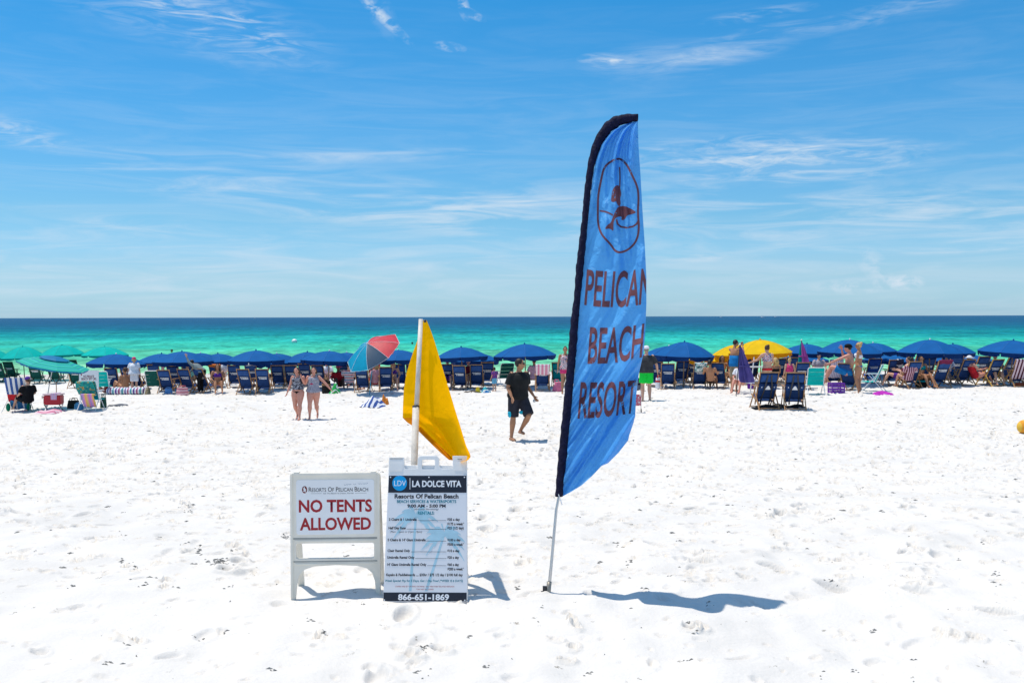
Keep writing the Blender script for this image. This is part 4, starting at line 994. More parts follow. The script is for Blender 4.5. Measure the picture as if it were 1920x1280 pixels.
# ------------------------------------------------------------------ chairs
CH = {}
def chair_parts(kind):
    """list of (name, mesh, material role, parent index or None)"""
    if kind in CH: return CH[kind]
    L_ = []
    w = .24
    def add(name, mb, role, par=None): L_.append((name, mb.mesh(name) if isinstance(mb, MB) else mb, role, par)); return len(L_) - 1
    if kind in ('lounger', 'packchair'):
        top = Vector((0, -.42, .97)); hinge = Vector((0, .0, .20)); low = Vector((0, .08, .10))
        for s in (-1, 1):
            add('back_rail', MB().bar((s * w, low.y, low.z), (s * w, top.y, top.z), .022, .045), 'frame')
        for s in (-1, 1):
            add('seat_rail', MB().bar((s * (w - .03), -.30, .10), (s * (w - .03), .52, .34), .022, .04), 'frame')
        for s in (-1, 1):
            add('front_leg', MB().bar((s * (w + .03), .50, -.04), (s * (w + .03), -.10, .58), .022, .04), 'frame')
            add('rear_leg', MB().bar((s * (w + .025), -.44, -.04), (s * (w + .025), .12, .56), .022, .038), 'frame')
            add('armrest', MB().bar((s * (w + .03), -.30, .60), (s * (w + .03), .28, .60), .055, .022), 'frame')
        for (y, z) in ((-.40, .03), (.46, .02)): add('crossbar', MB().bar((-w - .02, y, z), (w + .02, y, z), .03, .02), 'frame')
        add('top_bar', MB().bar((-w, top.y, top.z - .01), (w, top.y, top.z - .01), .03, .03), 'frame')
        # sling back: sags slightly between the rails
        def sling(y0z0, y1z1, sag, wid, nu=6, nv=8, th=.012):
            V = []; F = []
            a, b = Vector((0, *y0z0)), Vector((0, *y1z1)); nrm = (b - a).normalized().cross(Vector((1, 0, 0)))
            for side in (0, 1):
                for j in range(nv + 1):
                    for i in range(nu + 1):
                        s_ = i / nu; t = j / nv; p = a.lerp(b, t) + Vector(((s_ * 2 - 1) * wid, 0, 0)) - nrm * (sag * math.sin(PI * s_) ** .7 * (.6 + .4 * math.sin(PI * t))) + nrm * th * side
                        V.append(p)
            m = (nu + 1) * (nv + 1)
            for j in range(nv):
                for i in range(nu):
                    q = j * (nu + 1) + i; F.append((q, q + 1, q + nu + 2, q + nu + 1)); F.append((m + q, m + q + nu + 1, m + q + nu + 2, m + q + 1))
            for j in range(nv):
                q = j * (nu + 1); F.append((q, q + nu + 1, m + q + nu + 1, m + q)); q += nu; F.append((q, m + q, m + q + nu + 1, q + nu + 1))
            for i in range(nu):
                F.append((i, m + i, m + i + 1, i + 1)); q = nv * (nu + 1) + i; F.append((q, q + 1, m + q + 1, m + q))
            me = mesh('sling', V, F); me.shade_smooth(); return me
        y_at = lambda z: low.y + (top.y - low.y) * (z - low.z) / (top.z - low.z)
        b = add('back_fabric', sling((y_at(.24), .24), (y_at(.955), .955), -.02, w - .012), 'fabric')
        add('seat_fabric', sling((-.02, .18), (.50, .335), .03, w - .045, 5, 5), 'fabric')
        # headrest pillow tied over the upper back
        hb = MB(); nr = (top - low).normalized(); out = Vector((0, -nr.z, nr.y)) * -1
        out = Vector((0, -abs(nr.z), -abs(nr.y)))
        c0 = Vector((0, y_at(.83), .83)) + out * .035
        M_ = Matrix(((1, 0, 0), (0, out.y, nr.y), (0, out.z, nr.z)))
        hb.box(c0, (2 * w - .05, .045, .24), M_)
        me = hb.mesh('headrest'); bm = bmesh.new(); bm.from_mesh(me); bmesh.ops.bevel(bm, geom=bm.edges[:], offset=.018, segments=2, affect='EDGES'); bm.to_mesh(me); bm.free()
        add('headrest', me, 'pad')
        if kind == 'lounger':
            # two rows of small white lettering, too small to read
            rg = random.Random(3); c1 = Vector((0, y_at(.655), .655)) + out * .030; c2 = Vector((0, y_at(.605), .605)) + out * .032
            mb = MB(); x = -.165
            while x < .165: ww = rg.uniform(.012, .026); mb.box(c1 + Vector((x + ww / 2, 0, 0)), (ww, .004, rg.uniform(.026, .036)), M_); x += ww + .006
            add('print_line', mb, 'print', b)
            mb = MB(); x = -.06
            while x < .14: ww = rg.uniform(.018, .034); mb.box(c2 + Vector((x + ww / 2, 0, 0)), (ww, .004, rg.uniform(.034, .044)), M_); x += ww + .008
            mb.box(c2 + Vector((-.10, 0, 0)), (.035, .004, .04), M_)
            add('print_line', mb, 'print', b)
        else:
            # storage pouch with white emblem, shoulder straps
            c1 = Vector((0, y_at(.60), .60)) + out * .05
            hb = MB(); hb.box(c1, (2 * w + .0, .07, .20), M_); me = hb.mesh('pouch'); bm = bmesh.new(); bm.from_mesh(me); bmesh.ops.bevel(bm, geom=bm.edges[:], offset=.025, segments=2, affect='EDGES'); bm.to_mesh(me); bm.free()
            pq = add('pouch', me, 'fabric')
            tri = MB(); tri.rings([(c1 + out * .037 + nr * -.045, (1, 0, 0), nr, .075, .012), (c1 + out * .041 + nr * .06, (1, 0, 0), nr, .02, .01)], 8)
            q = c1 + out * .038
            t3 = MB(); t3.add([q + Vector((-.075, 0, 0)) - nr * .055, q + Vector((.075, 0, 0)) - nr * .055, q + Vector((.03, 0, 0)) + nr * .04, q + nr * .065, q + Vector((-.03, 0, 0)) + nr * .04] + [q + out * .004 + p for p in (Vector((-.075, 0, 0)) - nr * .055, Vector((.075, 0, 0)) - nr * .055, Vector((.03, 0, 0)) + nr * .04, nr * .065, Vector((-.03, 0, 0)) + nr * .04)],
                   [(4, 3, 2, 1, 0), (5, 6, 7, 8, 9)] + [(i, (i + 1) % 5, 5 + (i + 1) % 5, 5 + i) for i in range(5)])
            add('emblem', t3, 'print', pq)
            for s in (-1, 1):
                add('snap', MB().ball(q + Vector((s * .165, 0, 0)) + nr * .02, .016, 8, 5), 'print', pq)
                pts = [Vector((s * .05, y_at(.93), .93)) + out * .07, Vector((s * .06, y_at(.80), .80)) + out * .085, Vector((s * .09, y_at(.66), .66)) + out * .12, Vector((s * .10, y_at(.5), .5)) + out * .10, Vector((s * .12, y_at(.3), .3)) + out * .06, Vector((s * .11, y_at(.12), .12)) + out * .03]
                mb = MB()
                for i in range(5): mb.bar(pts[i], pts[i + 1], .035, .012, (0, 1, 0))
                add('strap', mb, 'strap')
    else:                                         # metal tube chair with webbing back (light folding chair)
        top = Vector((0, -.24, .88)); low = Vector((0, .0, .30)); w = .26
        for s in (-1, 1):
            add('back_tube', MB().tube([(s * w, low.y, low.z), (s * w, top.y, top.z - .04), (s * (w - .04), top.y, top.z)], .013, 6), 'frame')
            add('front_leg', MB().tube([(s * w, .42, -.04), (s * w, -.10, .56)], .012, 6), 'frame')
            add('rear_leg', MB().tube([(s * w, -.36, -.04), (s * w, .16, .56)], .012, 6), 'frame')
            add('armrest', MB().bar((s * (w + .01), -.18, .58), (s * (w + .01), .28, .58), .045, .02), 'frame')
        add('top_tube', MB().tube([(-w + .04, top.y, top.z), (w - .04, top.y, top.z)], .013, 6), 'frame')
        for y in (.40, -.34): add('foot_tube', MB().tube([(-w, y, .0), (w, y, .0)], .011, 6), 'frame')
        nr = (top - low).normalized()
        for i in range(4):
            c = low.lerp(top, .16 + .235 * i)
            M_ = Matrix(((1, 0, 0), (0, nr.z, nr.y), (0, -nr.y, nr.z)))
            add('webbing_band', MB().box(c, (2 * w, .010, .138), Matrix(((1, 0, 0), (0, abs(nr.z), nr.y), (0, abs(nr.y), nr.z)))), 'fabric')
        add('seat_fabric', MB().box((0, .2, .31), (2 * w, .44, .012)), 'fabric')
    CH[kind] = L_
    for n_, me, role, par in L_:
        if not me.materials: me.materials.append(None)
    return L_
def chair(u, vf, label, kind='lounger', fabric=None, frame=None, yaw=0, sc=1.0, group='beach chairs set out under the umbrellas', pad=None, pitch=0):
    b = foot(u, vf); s = thing('beach_chair', b, label, 'chair', group, R(yaw), sc)
    fabric = fabric or NAVY; frame = frame or WOOD
    roles = {'frame': frame, 'fabric': fabric, 'pad': pad or (NAVYL if fabric is NAVY else fabric), 'print': WHITET, 'strap': DARKM}
    made = []
    for (n_, me, role, par) in chair_parts(kind):
        made.append(put(n_, me, roles[role], made[par] if par is not None else s))
    return s
TAILS = {}
CHAIRS = [
 (213, 733, 'navy chair under the leftmost blue umbrella, beside the small child', 'lounger', None, None, 6),
 (258, 732, 'navy chair just behind the person in the white shirt', 'lounger', None, None, -12),
 (292, 724, 'navy chair with its headrest above the green folding chair', 'lounger', None, None, 4),
 (289, 739, 'green folding chair with white towel beside the beige bucket', 'tube', 'GREEN', 'WHITE', 0),
 (314, 739, 'navy chair with a light blue bag at its foot', 'lounger', None, None, -3),
 (329, 728, 'navy back-row chair half hidden right of the blue bag chair', 'lounger', None, None, 2),
 (355, 720, 'small far navy chair above the man in black trousers, to his left', 'lounger', None, None, 0),
 (353, 737, 'navy chair just right of the pink striped bag', 'lounger', None, None, -10),
 (384, 736, 'navy chair turned sideways behind the standing man in black trousers', 'lounger', None, None, -25),
 (408, 726, 'navy chair with an orange towel over its top', 'lounger', None, None, 0),
 (441, 727, 'navy back-row chair left of the pair of empty chairs', 'lounger', None, None, 7),
 (463, 738, 'left one of the two empty navy chairs in the foremost row', 'lounger', None, None, -7),
 (495, 738, 'right one of the two empty navy chairs in the foremost row', 'lounger', None, None, 3),
 (474, 724, 'navy chair seen in the gap between the two empty front chairs', 'lounger', None, None, 0),
 (523, 728, 'navy chair behind the umbrella pole left of the walking girls', 'lounger', None, None, 2),
 (548, 728, 'navy chair just left of the walking girls', 'lounger', None, None, 2),
 (600, 728, 'navy chair just right of the walking girls', 'lounger', None, None, -4),
 (574, 724, 'navy chair in the gap between the walking girls', 'lounger', None, None, 0),
 (681, 735, 'navy chair behind the tilted umbrella pole, to its left', 'lounger', None, None, -3),
 (704, 722, 'red chair behind the tilted umbrella pole, to its right', 'lounger', 'RED', None, 0),
 (724, 734, 'navy chair with a seated woman at its right, below the tilted umbrella', 'lounger', None, None, 6),
 (750, 727, 'bright blue chair left of the yellow warning flag', 'lounger', 'BLUE', None, 0),
 (775, 727, 'navy chair mostly hidden by the yellow warning flag', 'lounger', None, None, 0),
 (863, 731, 'navy chair on the left of the umbrella pole by the yellow bucket', 'lounger', None, None, -4),
 (894, 729, 'navy chair behind the yellow bucket', 'lounger', None, None, 0),
 (913, 723, 'dark chair between the yellow bucket chair and the small child', 'lounger', None, None, 5),
 (948, 724, 'green back-row chair between the small child and the dark-shirted man', 'tube', 'GREEN', 'ALU', 20),
 (1017, 732, 'navy chair draped with a pink striped towel right of the dark-shirted man', 'lounger', None, None, 0),
 (1048, 724, 'teal chair behind the pink beach bag', 'lounger', 'TEAL', None, -8),
 (1228, 724, 'navy chair just right of the green shorts of the walking man', 'lounger', None, None, 0),
 (1252, 729, 'navy chair beside the white bucket with red band', 'lounger', None, None, -8),
 (1276, 722, 'navy back-row chair left of the umbrella pole', 'lounger', None, None, 4),
 (1311, 729, 'navy chair with a teal and white leaf towel', 'lounger', None, None, -2),
 (1349, 728, 'low navy chair right of the tanned seated man', 'lounger', None, None, -22),
 (1372, 717, 'navy chair behind the bare-backed man with the folded umbrella', 'lounger', None, None, 0),
 (1408, 715, 'navy chair above the red bag', 'lounger', None, None, 0),
 (1434, 765, 'left navy backpack chair with white emblem standing in front of the rows', 'packchair', None, None, 2),
 (1488, 766, 'right navy backpack chair with white emblem standing in front of the rows', 'packchair', None, None, -9),
 (1458, 716, 'navy chair between the two women under the yellow umbrella', 'lounger', None, None, 0),
 (1500, 728, 'navy chair just left of the turquoise chair', 'lounger', None, None, 0),
 (1528, 740, 'turquoise webbing chair with white frame below the closed umbrella', 'tube', 'TURQ', 'WHITE', -6),
 (1563, 723, 'navy chair with a lilac striped towel above the purple crate', 'lounger', None, None, -3),
 (1592, 731, 'navy chair on which the drinking man sits', 'lounger', None, None, -40),
 (1640, 733, 'turquoise low chair with white frame seen from the side', 'tube', 'TURQ', 'WHITE', 62),
 (1634, 718, 'blue patterned chair behind the side-on turquoise one', 'lounger', 'BLUE', None, 0),
 (1674, 722, 'navy chair with a white spotted towel', 'lounger', None, None, -4),
 (1706, 727, 'navy chair of the black-haired person, left of the black cooler bag', 'lounger', None, None, 7),
 (1735, 716, 'navy chair in the back left of the umbrella pole above the cooler bag', 'lounger', None, None, 0),
 (1760, 726, 'navy chair with a maroon towel roll just right of the cooler bag', 'lounger', None, None, 8),
 (1771, 711, 'navy chair far back with a wooden pole in front', 'lounger', None, None, 0),
 (1805, 722, 'navy chair in the middle of the right group, mint towel beside it', 'lounger', None, None, 10),
 (1857, 722, 'navy chair turned to the right with yellow wood frame', 'lounger', None, 'YWOOD', 14),
 (1884, 716, 'chair frame turned sideways, left of the maroon striped towel', 'lounger', None, 'YWOOD', 22),
 (1906, 724, 'chair covered by a maroon and white striped towel at the right edge', 'lounger', None, None, 0),
 (22, 713, 'tall dark green chair above the striped towel chair', 'lounger', 'GREEN', 'DWOOD', 0),
 (2, 716, 'dark green chair cut by the left edge of the photo', 'lounger', 'GREEN', 'DWOOD', 0),
 (69, 719, 'dark green chair left of the thin umbrella pole', 'lounger', 'GREEN', 'DWOOD', 5),
 (104, 719, 'dark green chair right of the thin umbrella pole', 'lounger', 'GREEN', 'DWOOD', -5),
 (141, 708, 'dark green chair far back under the tip of the sea green umbrella', 'lounger', 'GREEN', 'DWOOD', 0),
 (144, 727, 'dark teal chair just left of the white notice board', 'lounger', 'GREEN', None, 4),
 (191, 740, 'small turquoise chair just right of the white notice board', 'tube', 'TURQ', 'WHITE', 8),

 (646, 722, 'navy back-row chair glimpsed left of the striped shirt under the tilted umbrella', 'lounger', None, None, 5),
 (838, 727, 'navy chair whose left side is cut by the yellow flag edge', 'lounger', None, None, 3),
 (1298, 716, 'far navy chair between the umbrella pole and the leaf towel chair', 'lounger', None, None, 0),
 (1788, 713, 'far navy chair behind the person in a white brimmed hat', 'lounger', None, None, -6),
 (1834, 714, 'far navy chair behind the person in the red bathing suit', 'lounger', None, None, 9),
 (1720, 711, 'far navy chair between the pink striped top and the turquoise bikini', 'lounger', None, None, 4),
 (240, 722, 'far navy chair left of the person in the loose white shirt', 'lounger', None, None, 0),
 (1480, 714, 'far navy chair behind the small blonde girl', 'lounger', None, None, 0),
]
_c = {'GREEN': GREENC, 'RED': mat('red_canvas', (.42, .012, .02), .8, .2, 8), 'BLUE': mat('bright_blue_canvas', (.015, .07, .32), .8, .3, 12), 'TEAL': mat('teal_canvas', (.0, .20, .22), .8, .2, 8), 'TURQ': mat('turquoise_webbing', (.0, .42, .38), .7, .1, 8),
      'WHITE': WHITEM, 'ALU': ALU, 'YWOOD': mat('yellow_varnished_wood', (.58, .36, .09), .5, .2, 9), 'DWOOD': mat('dark_green_wood', (.05, .07, .05), .6, .2, 9)}
for (u, v, lab, k, fa, fr, yaw) in CHAIRS:
    chair(u, v, lab, k, _c.get(fa), _c.get(fr), yaw, {'packchair': 1.06, 'lounger': .95}.get(k, 1.0))
# ------------------------------------------------------------------ people
HAIR = {'brown': mat('brown_hair', (.06, .03, .015), .6, .3, 30, .4, 60), 'dark': mat('dark_hair', (.015, .01, .008), .5, .3, 30, .4, 60), 'blond': mat('blond_hair', (.55, .36, .14), .6, .3, 30, .4, 60), 'grey': mat('grey_hair', (.25, .23, .2), .6, .3, 30, .4, 60)}
EYEM = mat('dark_eyes', (.02, .015, .012), .3, .05); LIPM = mat('lips', (.42, .12, .10), .5, .05); GLASS = mat('black_sunglasses', (.01, .01, .012), .15, .05)
def V3(*a): return Vector(a)
STAND = dict(pel=(0, 0, .93), belly=(0, .01, 1.08), chest=(0, .0, 1.27), neck=(0, -.01, 1.45), head=(0, .015, 1.60),
             shl=(-.185, -.01, 1.40), ell=(-.25, -.03, 1.13), wrl=(-.27, .06, .88), shr=(.185, -.01, 1.40), elr=(.25, -.03, 1.13), wrr=(.27, .06, .88),
             hil=(-.09, 0, .91), knl=(-.10, .02, .49), anl=(-.11, -.02, .07), hir=(.09, 0, .91), knr=(.10, .02, .49), anr=(.11, -.02, .07))
STAND = {a: Vector(b) for a, b in STAND.items()}
def pose(base=STAND, **k):
    d = {a: Vector(b) for a, b in base.items()}
    for a, b in k.items(): d[a] = Vector(b)
    return d
WALK = pose(knl=(-.10, .13, .50), anl=(-.11, .20, .08), knr=(.09, .03, .48), anr=(.10, -.24, .16), wrl=(-.27, -.05, .88), wrr=(.28, .20, .92))
WALK2 = pose(knr=(.10, .16, .51), anr=(.11, .12, .09), knl=(-.09, -.02, .48), anl=(-.10, -.26, .18))
SIT = pose(pel=(0, .05, .34), belly=(0, -.03, .48), chest=(0, -.12, .66), neck=(0, -.20, .84), head=(0, -.20, .99), shl=(-.185, -.18, .79), ell=(-.27, -.02, .58), wrl=(-.26, .24, .62), shr=(.185, -.18, .79), elr=(.27, -.02, .58), wrr=(.26, .24, .62),
           hil=(-.09, .08, .34), knl=(-.12, .50, .46), anl=(-.13, .72, .09), hir=(.09, .08, .34), knr=(.12, .50, .46), anr=(.13, .72, .09))
SITUP = pose(SIT, belly=(0, .03, .50), chest=(0, .03, .70), neck=(0, .03, .88), head=(0, .05, 1.03), shl=(-.185, .02, .83), shr=(.185, .02, .83), ell=(-.27, .08, .58), elr=(.27, .08, .58), wrl=(-.20, .32, .50), wrr=(.20, .32, .50))
GROUND = {a: Vector(b) - V3(0, 0, .20) for a, b in SITUP.items()}
GROUND.update(knl=V3(-.14, .42, .42), knr=V3(.14, .42, .42), anl=V3(-.14, .52, .05), anr=V3(.14, .52, .05))
def torso_rings(p, g, off=0, t0=0, t1=1, fem=0, n=9, flare=0):
    pts = [p['pel'] + (p['pel'] - p['belly']) * .45, p['pel'], p['belly'], p['chest'], p['neck'] + (p['chest'] - p['neck']) * .36, p['neck']]
    rx = [.105, .155 + .02 * fem, .135 - .012 * fem, .160 - .012 * fem, .132 - .01 * fem, .055]; ry = [.085, .115, .105, .118, .085, .055]
    rt = (p['hir'] - p['hil']).normalized(); rs = (p['shr'] - p['shl']).normalized(); out = []
    for i in range(n):
        t = (t0 + (t1 - t0) * i / (n - 1)) * 5; k = min(int(t), 4); f = t - k
        c = pts[k].lerp(pts[k + 1], f); gg = g if t < 4.2 else 1
        if off > .015 and t > 3.6: off_ = off * (1 - .75 * min(1, (t - 3.6)))
        else: off_ = off
        x = (rx[k] * (1 - f) + rx[k + 1] * f) * gg + off_; y = (ry[k] * (1 - f) + ry[k + 1] * f) * gg + off_
        if flare: x += flare * (1 - i / (n - 1)) ** 2; y += flare * (1 - i / (n - 1)) ** 2
        r = rt.lerp(rs, t / 5).normalized(); d = (pts[min(k + 1, 5)] - pts[k]).normalized(); fwd = d.cross(r).normalized() * 1
        r = fwd.cross(d).normalized(); out.append((c, r, fwd, x, y))
    return out
def limb(mb, pts, rad, n=9):
    P_ = [pts[0]]; R_ = [rad[0]]
    a = (pts[0] - pts[1]).normalized(); P_ = [pts[0] + a * rad[0] * .8] + P_; R_ = [rad[0] * .5] + R_
    for i in range(1, len(pts)): P_.append(pts[i]); R_.append(rad[i])
    b = (pts[-1] - pts[-2]).normalized(); P_.append(pts[-1] + b * rad[-1] * .8); R_.append(rad[-1] * .5)
    mb.tube(P_, R_, n)
def remesh(me, vox, sm=6):
    o = bpy.data.objects.new('tmp', me); COL.objects.link(o)
    m = o.modifiers.new('r', 'REMESH'); m.mode = 'VOXEL'; m.voxel_size = vox
    s = o.modifiers.new('s', 'SMOOTH'); s.factor = .5; s.iterations = sm
    dg = bpy.context.evaluated_depsgraph_get(); dg.update(); me2 = bpy.data.meshes.new_from_object(o.evaluated_get(dg)); bpy.data.objects.remove(o); me2.shade_smooth(); return me2
def hand(mb, wr, el, curl=.35, side=1, up=None):
    d = (wr - el).normalized(); q = V3(side, 0, 0) - d * d.dot(V3(side, 0, 0)); q = q.normalized() if q.length > .1 else d.orthogonal().normalized()
    nrm = d.cross(q).normalized()                       # fingers spread along nrm, palm faces inwards
    pc = wr + d * .045
    M_ = Matrix((nrm, q, d)).transposed()
    mb.ball(pc, (.040, .017, .055), 10, 6, M_)
    for i, (o_, l_) in enumerate(((-.028, .062), (-.010, .074), (.010, .070), (.028, .055))):
        b = wr + d * .082 + nrm * o_; bend = -q * curl
        m1 = b + (d + bend * .6).normalized() * l_ * .5; m2 = m1 + (d + bend * 2.2).normalized() * l_ * .5
        mb.tube([b - d * .02, b, m1, m2], [.009, .0095, .0085, .006], 6)
    b = wr + d * .035 - nrm * .032 if side > 0 else wr + d * .035 - nrm * .032
    mb.tube([b, b - nrm * .028 + d * .03, b - nrm * .032 + d * .062 - q * .01], [.011, .0105, .007], 6)
def person(u, vf, hpx, p, yaw, label, skin=None, hair='brown', hs='short', g=1.0, fem=0, clothes=(), vox=.014, face=True, loc=None, look=0, full=1.75, tilt=0, thick=1.0, group=None, shades=False, hat=None, dz=0, curl=.35, lg=1.0):
    b = foot(u, vf) if loc is None else Vector(loc); sc = hpx * b.y / FPX / full
    b.z += dz
    s = thing('person', b, label, 'person', group, R(yaw), sc); skin = skin or SKIN
    mb = MB(); mb.rings(torso_rings(p, g, fem=fem), 16)
    if fem:
        for sx in (-1, 1):
            c = p['chest'].lerp(p['neck'], .12); f = (p['neck'] - p['belly']).normalized().cross((p['shr'] - p['shl']).normalized()).normalized(); f = f if f.dot(V3(0, 1, 0)) >= 0 or abs(f.y) < .3 else -f
            mb.ball(c + (p['shr'] - p['shl']).normalized() * sx * .075 * g + f * .085 * g, .062 * g, 8, 6)
    h = p['head']; nk = p['neck']; hd = (h - nk).normalized()
    limb(mb, [nk - hd * .04, nk + hd * .09], [.058, .052])
    Rz = Matrix.Rotation(R(look), 3, 'Z')
    mb.ball(h + Rz @ V3(0, -.005, .018), (.076, .096, .100), 14, 10, Rz); mb.ball(h + Rz @ V3(0, .028, -.055), (.052, .056, .055), 10, 7, Rz)
    if face:
        mb.tube([h + Rz @ V3(0, .085, .015), h + Rz @ V3(0, .112, -.018), h + Rz @ V3(0, .086, -.028)], [.008, .015, .010], 6)
        for sx in (-1, 1): mb.ball(h + Rz @ V3(sx * .078, -.005, -.005), (.010, .020, .030), 7, 5, Rz)
    q = math.sqrt(g)
    for a in 'lr':
        sh, e_, w = p['sh' + a], p['el' + a], p['wr' + a]
        limb(mb, [sh, sh.lerp(e_, .35), e_, e_.lerp(w, .3), w], [.056 * q, .049 * q, .038 * q, .039 * q, .025])
        mb.ball(sh.lerp(p['chest'], .25), (.066 * q, .058, .054), 8, 6)
        hi, k, an = p['hi' + a], p['kn' + a], p['an' + a]
        limb(mb, [hi, hi.lerp(k, .3), hi.lerp(k, .75), k, k.lerp(an, .3), k.lerp(an, .7), an], [.092 * g * lg, .090 * g * lg, .066 * q * lg, .052 * q * lg, .059 * q * lg, .040 * q, .034])
        sh_ = (k - an).normalized(); up_ = sh_.dot(V3(0, 0, 1)); toe = V3(0, 1, 0) if up_ > .35 else V3(0, .5, .85)
        if an.z > .13 and p['an' + a].y < -.1: toe = V3(0, .75, -.65)
        toe = toe.normalized()
        mb.tube([an - toe * .06 + V3(0, 0, -.035), an + toe * .02 + V3(0, 0, -.03), an + toe * .12 + V3(0, 0, -.045), an + toe * .17 + V3(0, 0, -.05)], [.030, .038, .034, .016], 8)
    me = remesh(mb.mesh('body'), vox, 4)
    hb = MB()
    for a, sd_ in (('l', 1), ('r', -1)): hand(hb, p['wr' + a], p['el' + a], curl, sd_)
    bm = bmesh.new(); bm.from_mesh(me); hm = hb.mesh('h'); bm.from_mesh(hm); bm.to_mesh(me); bm.free(); bpy.data.meshes.remove(hm); me.name = 'body'; me.shade_smooth()
    me.materials.clear()
    body = link('body', me, skin, s)
    if face:
        if shades:
            m = MB()
            for sx in (-1, 1): m.ball(h + Rz @ V3(sx * .034, .083, .016), (.028, .014, .019), 10, 6, Rz); m.bar(h + Rz @ V3(sx * .058, .078, .02), h + Rz @ V3(sx * .082, -.01, .02), .006, .008)
            m.bar(h + Rz @ V3(-.012, .094, .022), h + Rz @ V3(.012, .094, .022), .008, .008); m.obj('sunglasses', GLASS, s)
        else:
            for sx in (-1, 1): MB().ball(h + Rz @ V3(sx * .032, .086, .012), (.012, .006, .007), 8, 5, Rz).obj('eye', EYEM, s)
            m = MB()
        MB().ball(h + Rz @ V3(0, .086, -.052), (.022, .008, .007), 8, 5, Rz).obj('mouth', LIPM, s)
    if hs != 'none':
        m = MB(); m.ball(h + Rz @ V3(0, -.018, .030), (.084, .096, .100), 14, 10, Rz)
        if hs == 'long':
            for k in range(-2, 3): m.tube([h + Rz @ V3(k * .030, -.075, .04), h + Rz @ V3(k * .038, -.095, -.06), h + Rz @ V3(k * .040, -.08, -.20)], [.035, .035, .020], 7)
            for sx in (-1, 1): m.tube([h + Rz @ V3(sx * .070, -.01, .05), h + Rz @ V3(sx * .083, -.01, -.06), h + Rz @ V3(sx * .08, .0, -.16)], [.024, .024, .012], 6)
        if hs == 'bun': m.ball(h + Rz @ V3(0, -.09, .10), .048, 8, 6)
        if hs == 'tail': m.tube([h + Rz @ V3(0, -.10, .05), h + Rz @ V3(0, -.15, .0), h + Rz @ V3(0, -.14, -.13)], [.028, .033, .012], 7)
        if hs == 'bob':
            for k in range(-3, 4): m.tube([h + Rz @ V3(k * .024, -.07 + abs(k) * .016, .04), h + Rz @ V3(k * .028, -.08 + abs(k) * .02, -.09)], [.036, .030], 7)
        hm = remesh(m.mesh('hair'), .012, 3)
        # open the face: cut the cap where the face is
        bm = bmesh.new(); bm.from_mesh(hm)
        kill = [f for f in bm.faces if (lambda c: c.y > (.045 if hs != 'none' else 0) and c.z < .062)(Rz.inverted() @ (f.calc_center_median() - h))]
        bmesh.ops.delete(bm, geom=kill, context='FACES'); bm.to_mesh(hm); bm.free(); hm.materials.clear(); hm.name = 'hair'
        link('hair', hm, HAIR[hair], s, smooth=True)
    if hat:
        m = MB(); m.ball(h + Rz @ V3(0, -.012, .055), (.092, .108, .075), 14, 8, Rz)
        if hat[1] == 'cap': m.ball(h + Rz @ V3(0, .10, .045), (.062, .075, .010), 10, 5, Rz)
        elif hat[1] == 'backcap': m.ball(h + Rz @ V3(0, -.10, .045), (.055, .05, .010), 10, 5, Rz)
        else: m.ball(h + Rz @ V3(0, -.01, .045), (.19, .20, .014), 16, 5, Rz)
        m.obj('hat', hat[0], s, smooth=True)
    for c in clothes:
        m = MB(); kind, mt = c[0], c[1]; o_ = c[2] if len(c) > 2 else {}
        if kind in ('tee', 'tank', 'long'):
            lo = o_.get('lo', .16); off = o_.get('off', .022)
            m.rings(torso_rings(p, g, off, lo, .93 if kind != 'tank' else .80, fem, 12, o_.get('flare', .02)), 20)
            if fem:
                for sx in (-1, 1):
                    cc = p['chest'].lerp(p['neck'], .12); f = (p['neck'] - p['belly']).normalized().cross((p['shr'] - p['shl']).normalized()).normalized(); f = f if f.dot(V3(0, 1, 0)) >= 0 or abs(f.y) < .3 else -f
                    m.ball(cc + (p['shr'] - p['shl']).normalized() * sx * .075 * g + f * .088 * g, .074 * g, 8, 6)
            for a in 'lr':
                sh, e_, w = p['sh' + a], p['el' + a], p['wr' + a]
                if kind == 'tee': limb(m, [sh.lerp(p['chest'], .30) + V3(0, 0, -.02), sh + V3(0, 0, -.030)], [.070, .076 * q]); m.tube([sh + V3(0, 0, -.03), sh.lerp(e_, .35), sh.lerp(e_, .82)], [.074 * q, .074 * q, .078 * q], 10)
                elif kind == 'long': limb(m, [sh.lerp(p['chest'], .3), sh, e_, e_.lerp(w, .93)], [.07, .068 * q, .054 * q, .042])
                else: m.tube([sh.lerp(p['neck'], .5) + V3(0, .02, .03), p['chest'].lerp(sh, .55) + V3(0, .07, .0)], [.03, .03], 6); m.tube([sh.lerp(p['neck'], .5) + V3(0, -.02, .03), p['chest'].lerp(sh, .55) + V3(0, -.07, .0)], [.03, .03], 6)
            name = {'tee': 'shirt', 'tank': 'tank_top', 'long': 'long_sleeved_shirt'}[kind]
        elif kind in ('shorts', 'trousers'):
            m.rings(torso_rings(p, g, .020, .0, o_.get('hi', .30), fem, 6), 18); name = kind
            for a in 'lr':
                hi, k, an = p['hi' + a], p['kn' + a], p['an' + a]; e = o_.get('len', .9)
                if kind == 'shorts': m.tube([hi + V3(0, 0, .02), hi.lerp(k, .4), hi.lerp(k, e)], [.105 * g, .102 * g, .094 * g], 12)
                else: limb(m, [hi, hi.lerp(k, .4), k, k.lerp(an, .9)], [.105 * g, .098 * g, .072, .055])
        elif kind == 'brief':
            m.rings(torso_rings(p, g, .010, .0, .215, fem, 6), 18); name = 'swim_brief'
            for a in 'lr': hi, k = p['hi' + a], p['kn' + a]; m.tube([hi, hi.lerp(k, .10)], [.098 * g, .096 * g], 12)
        elif kind == 'band':
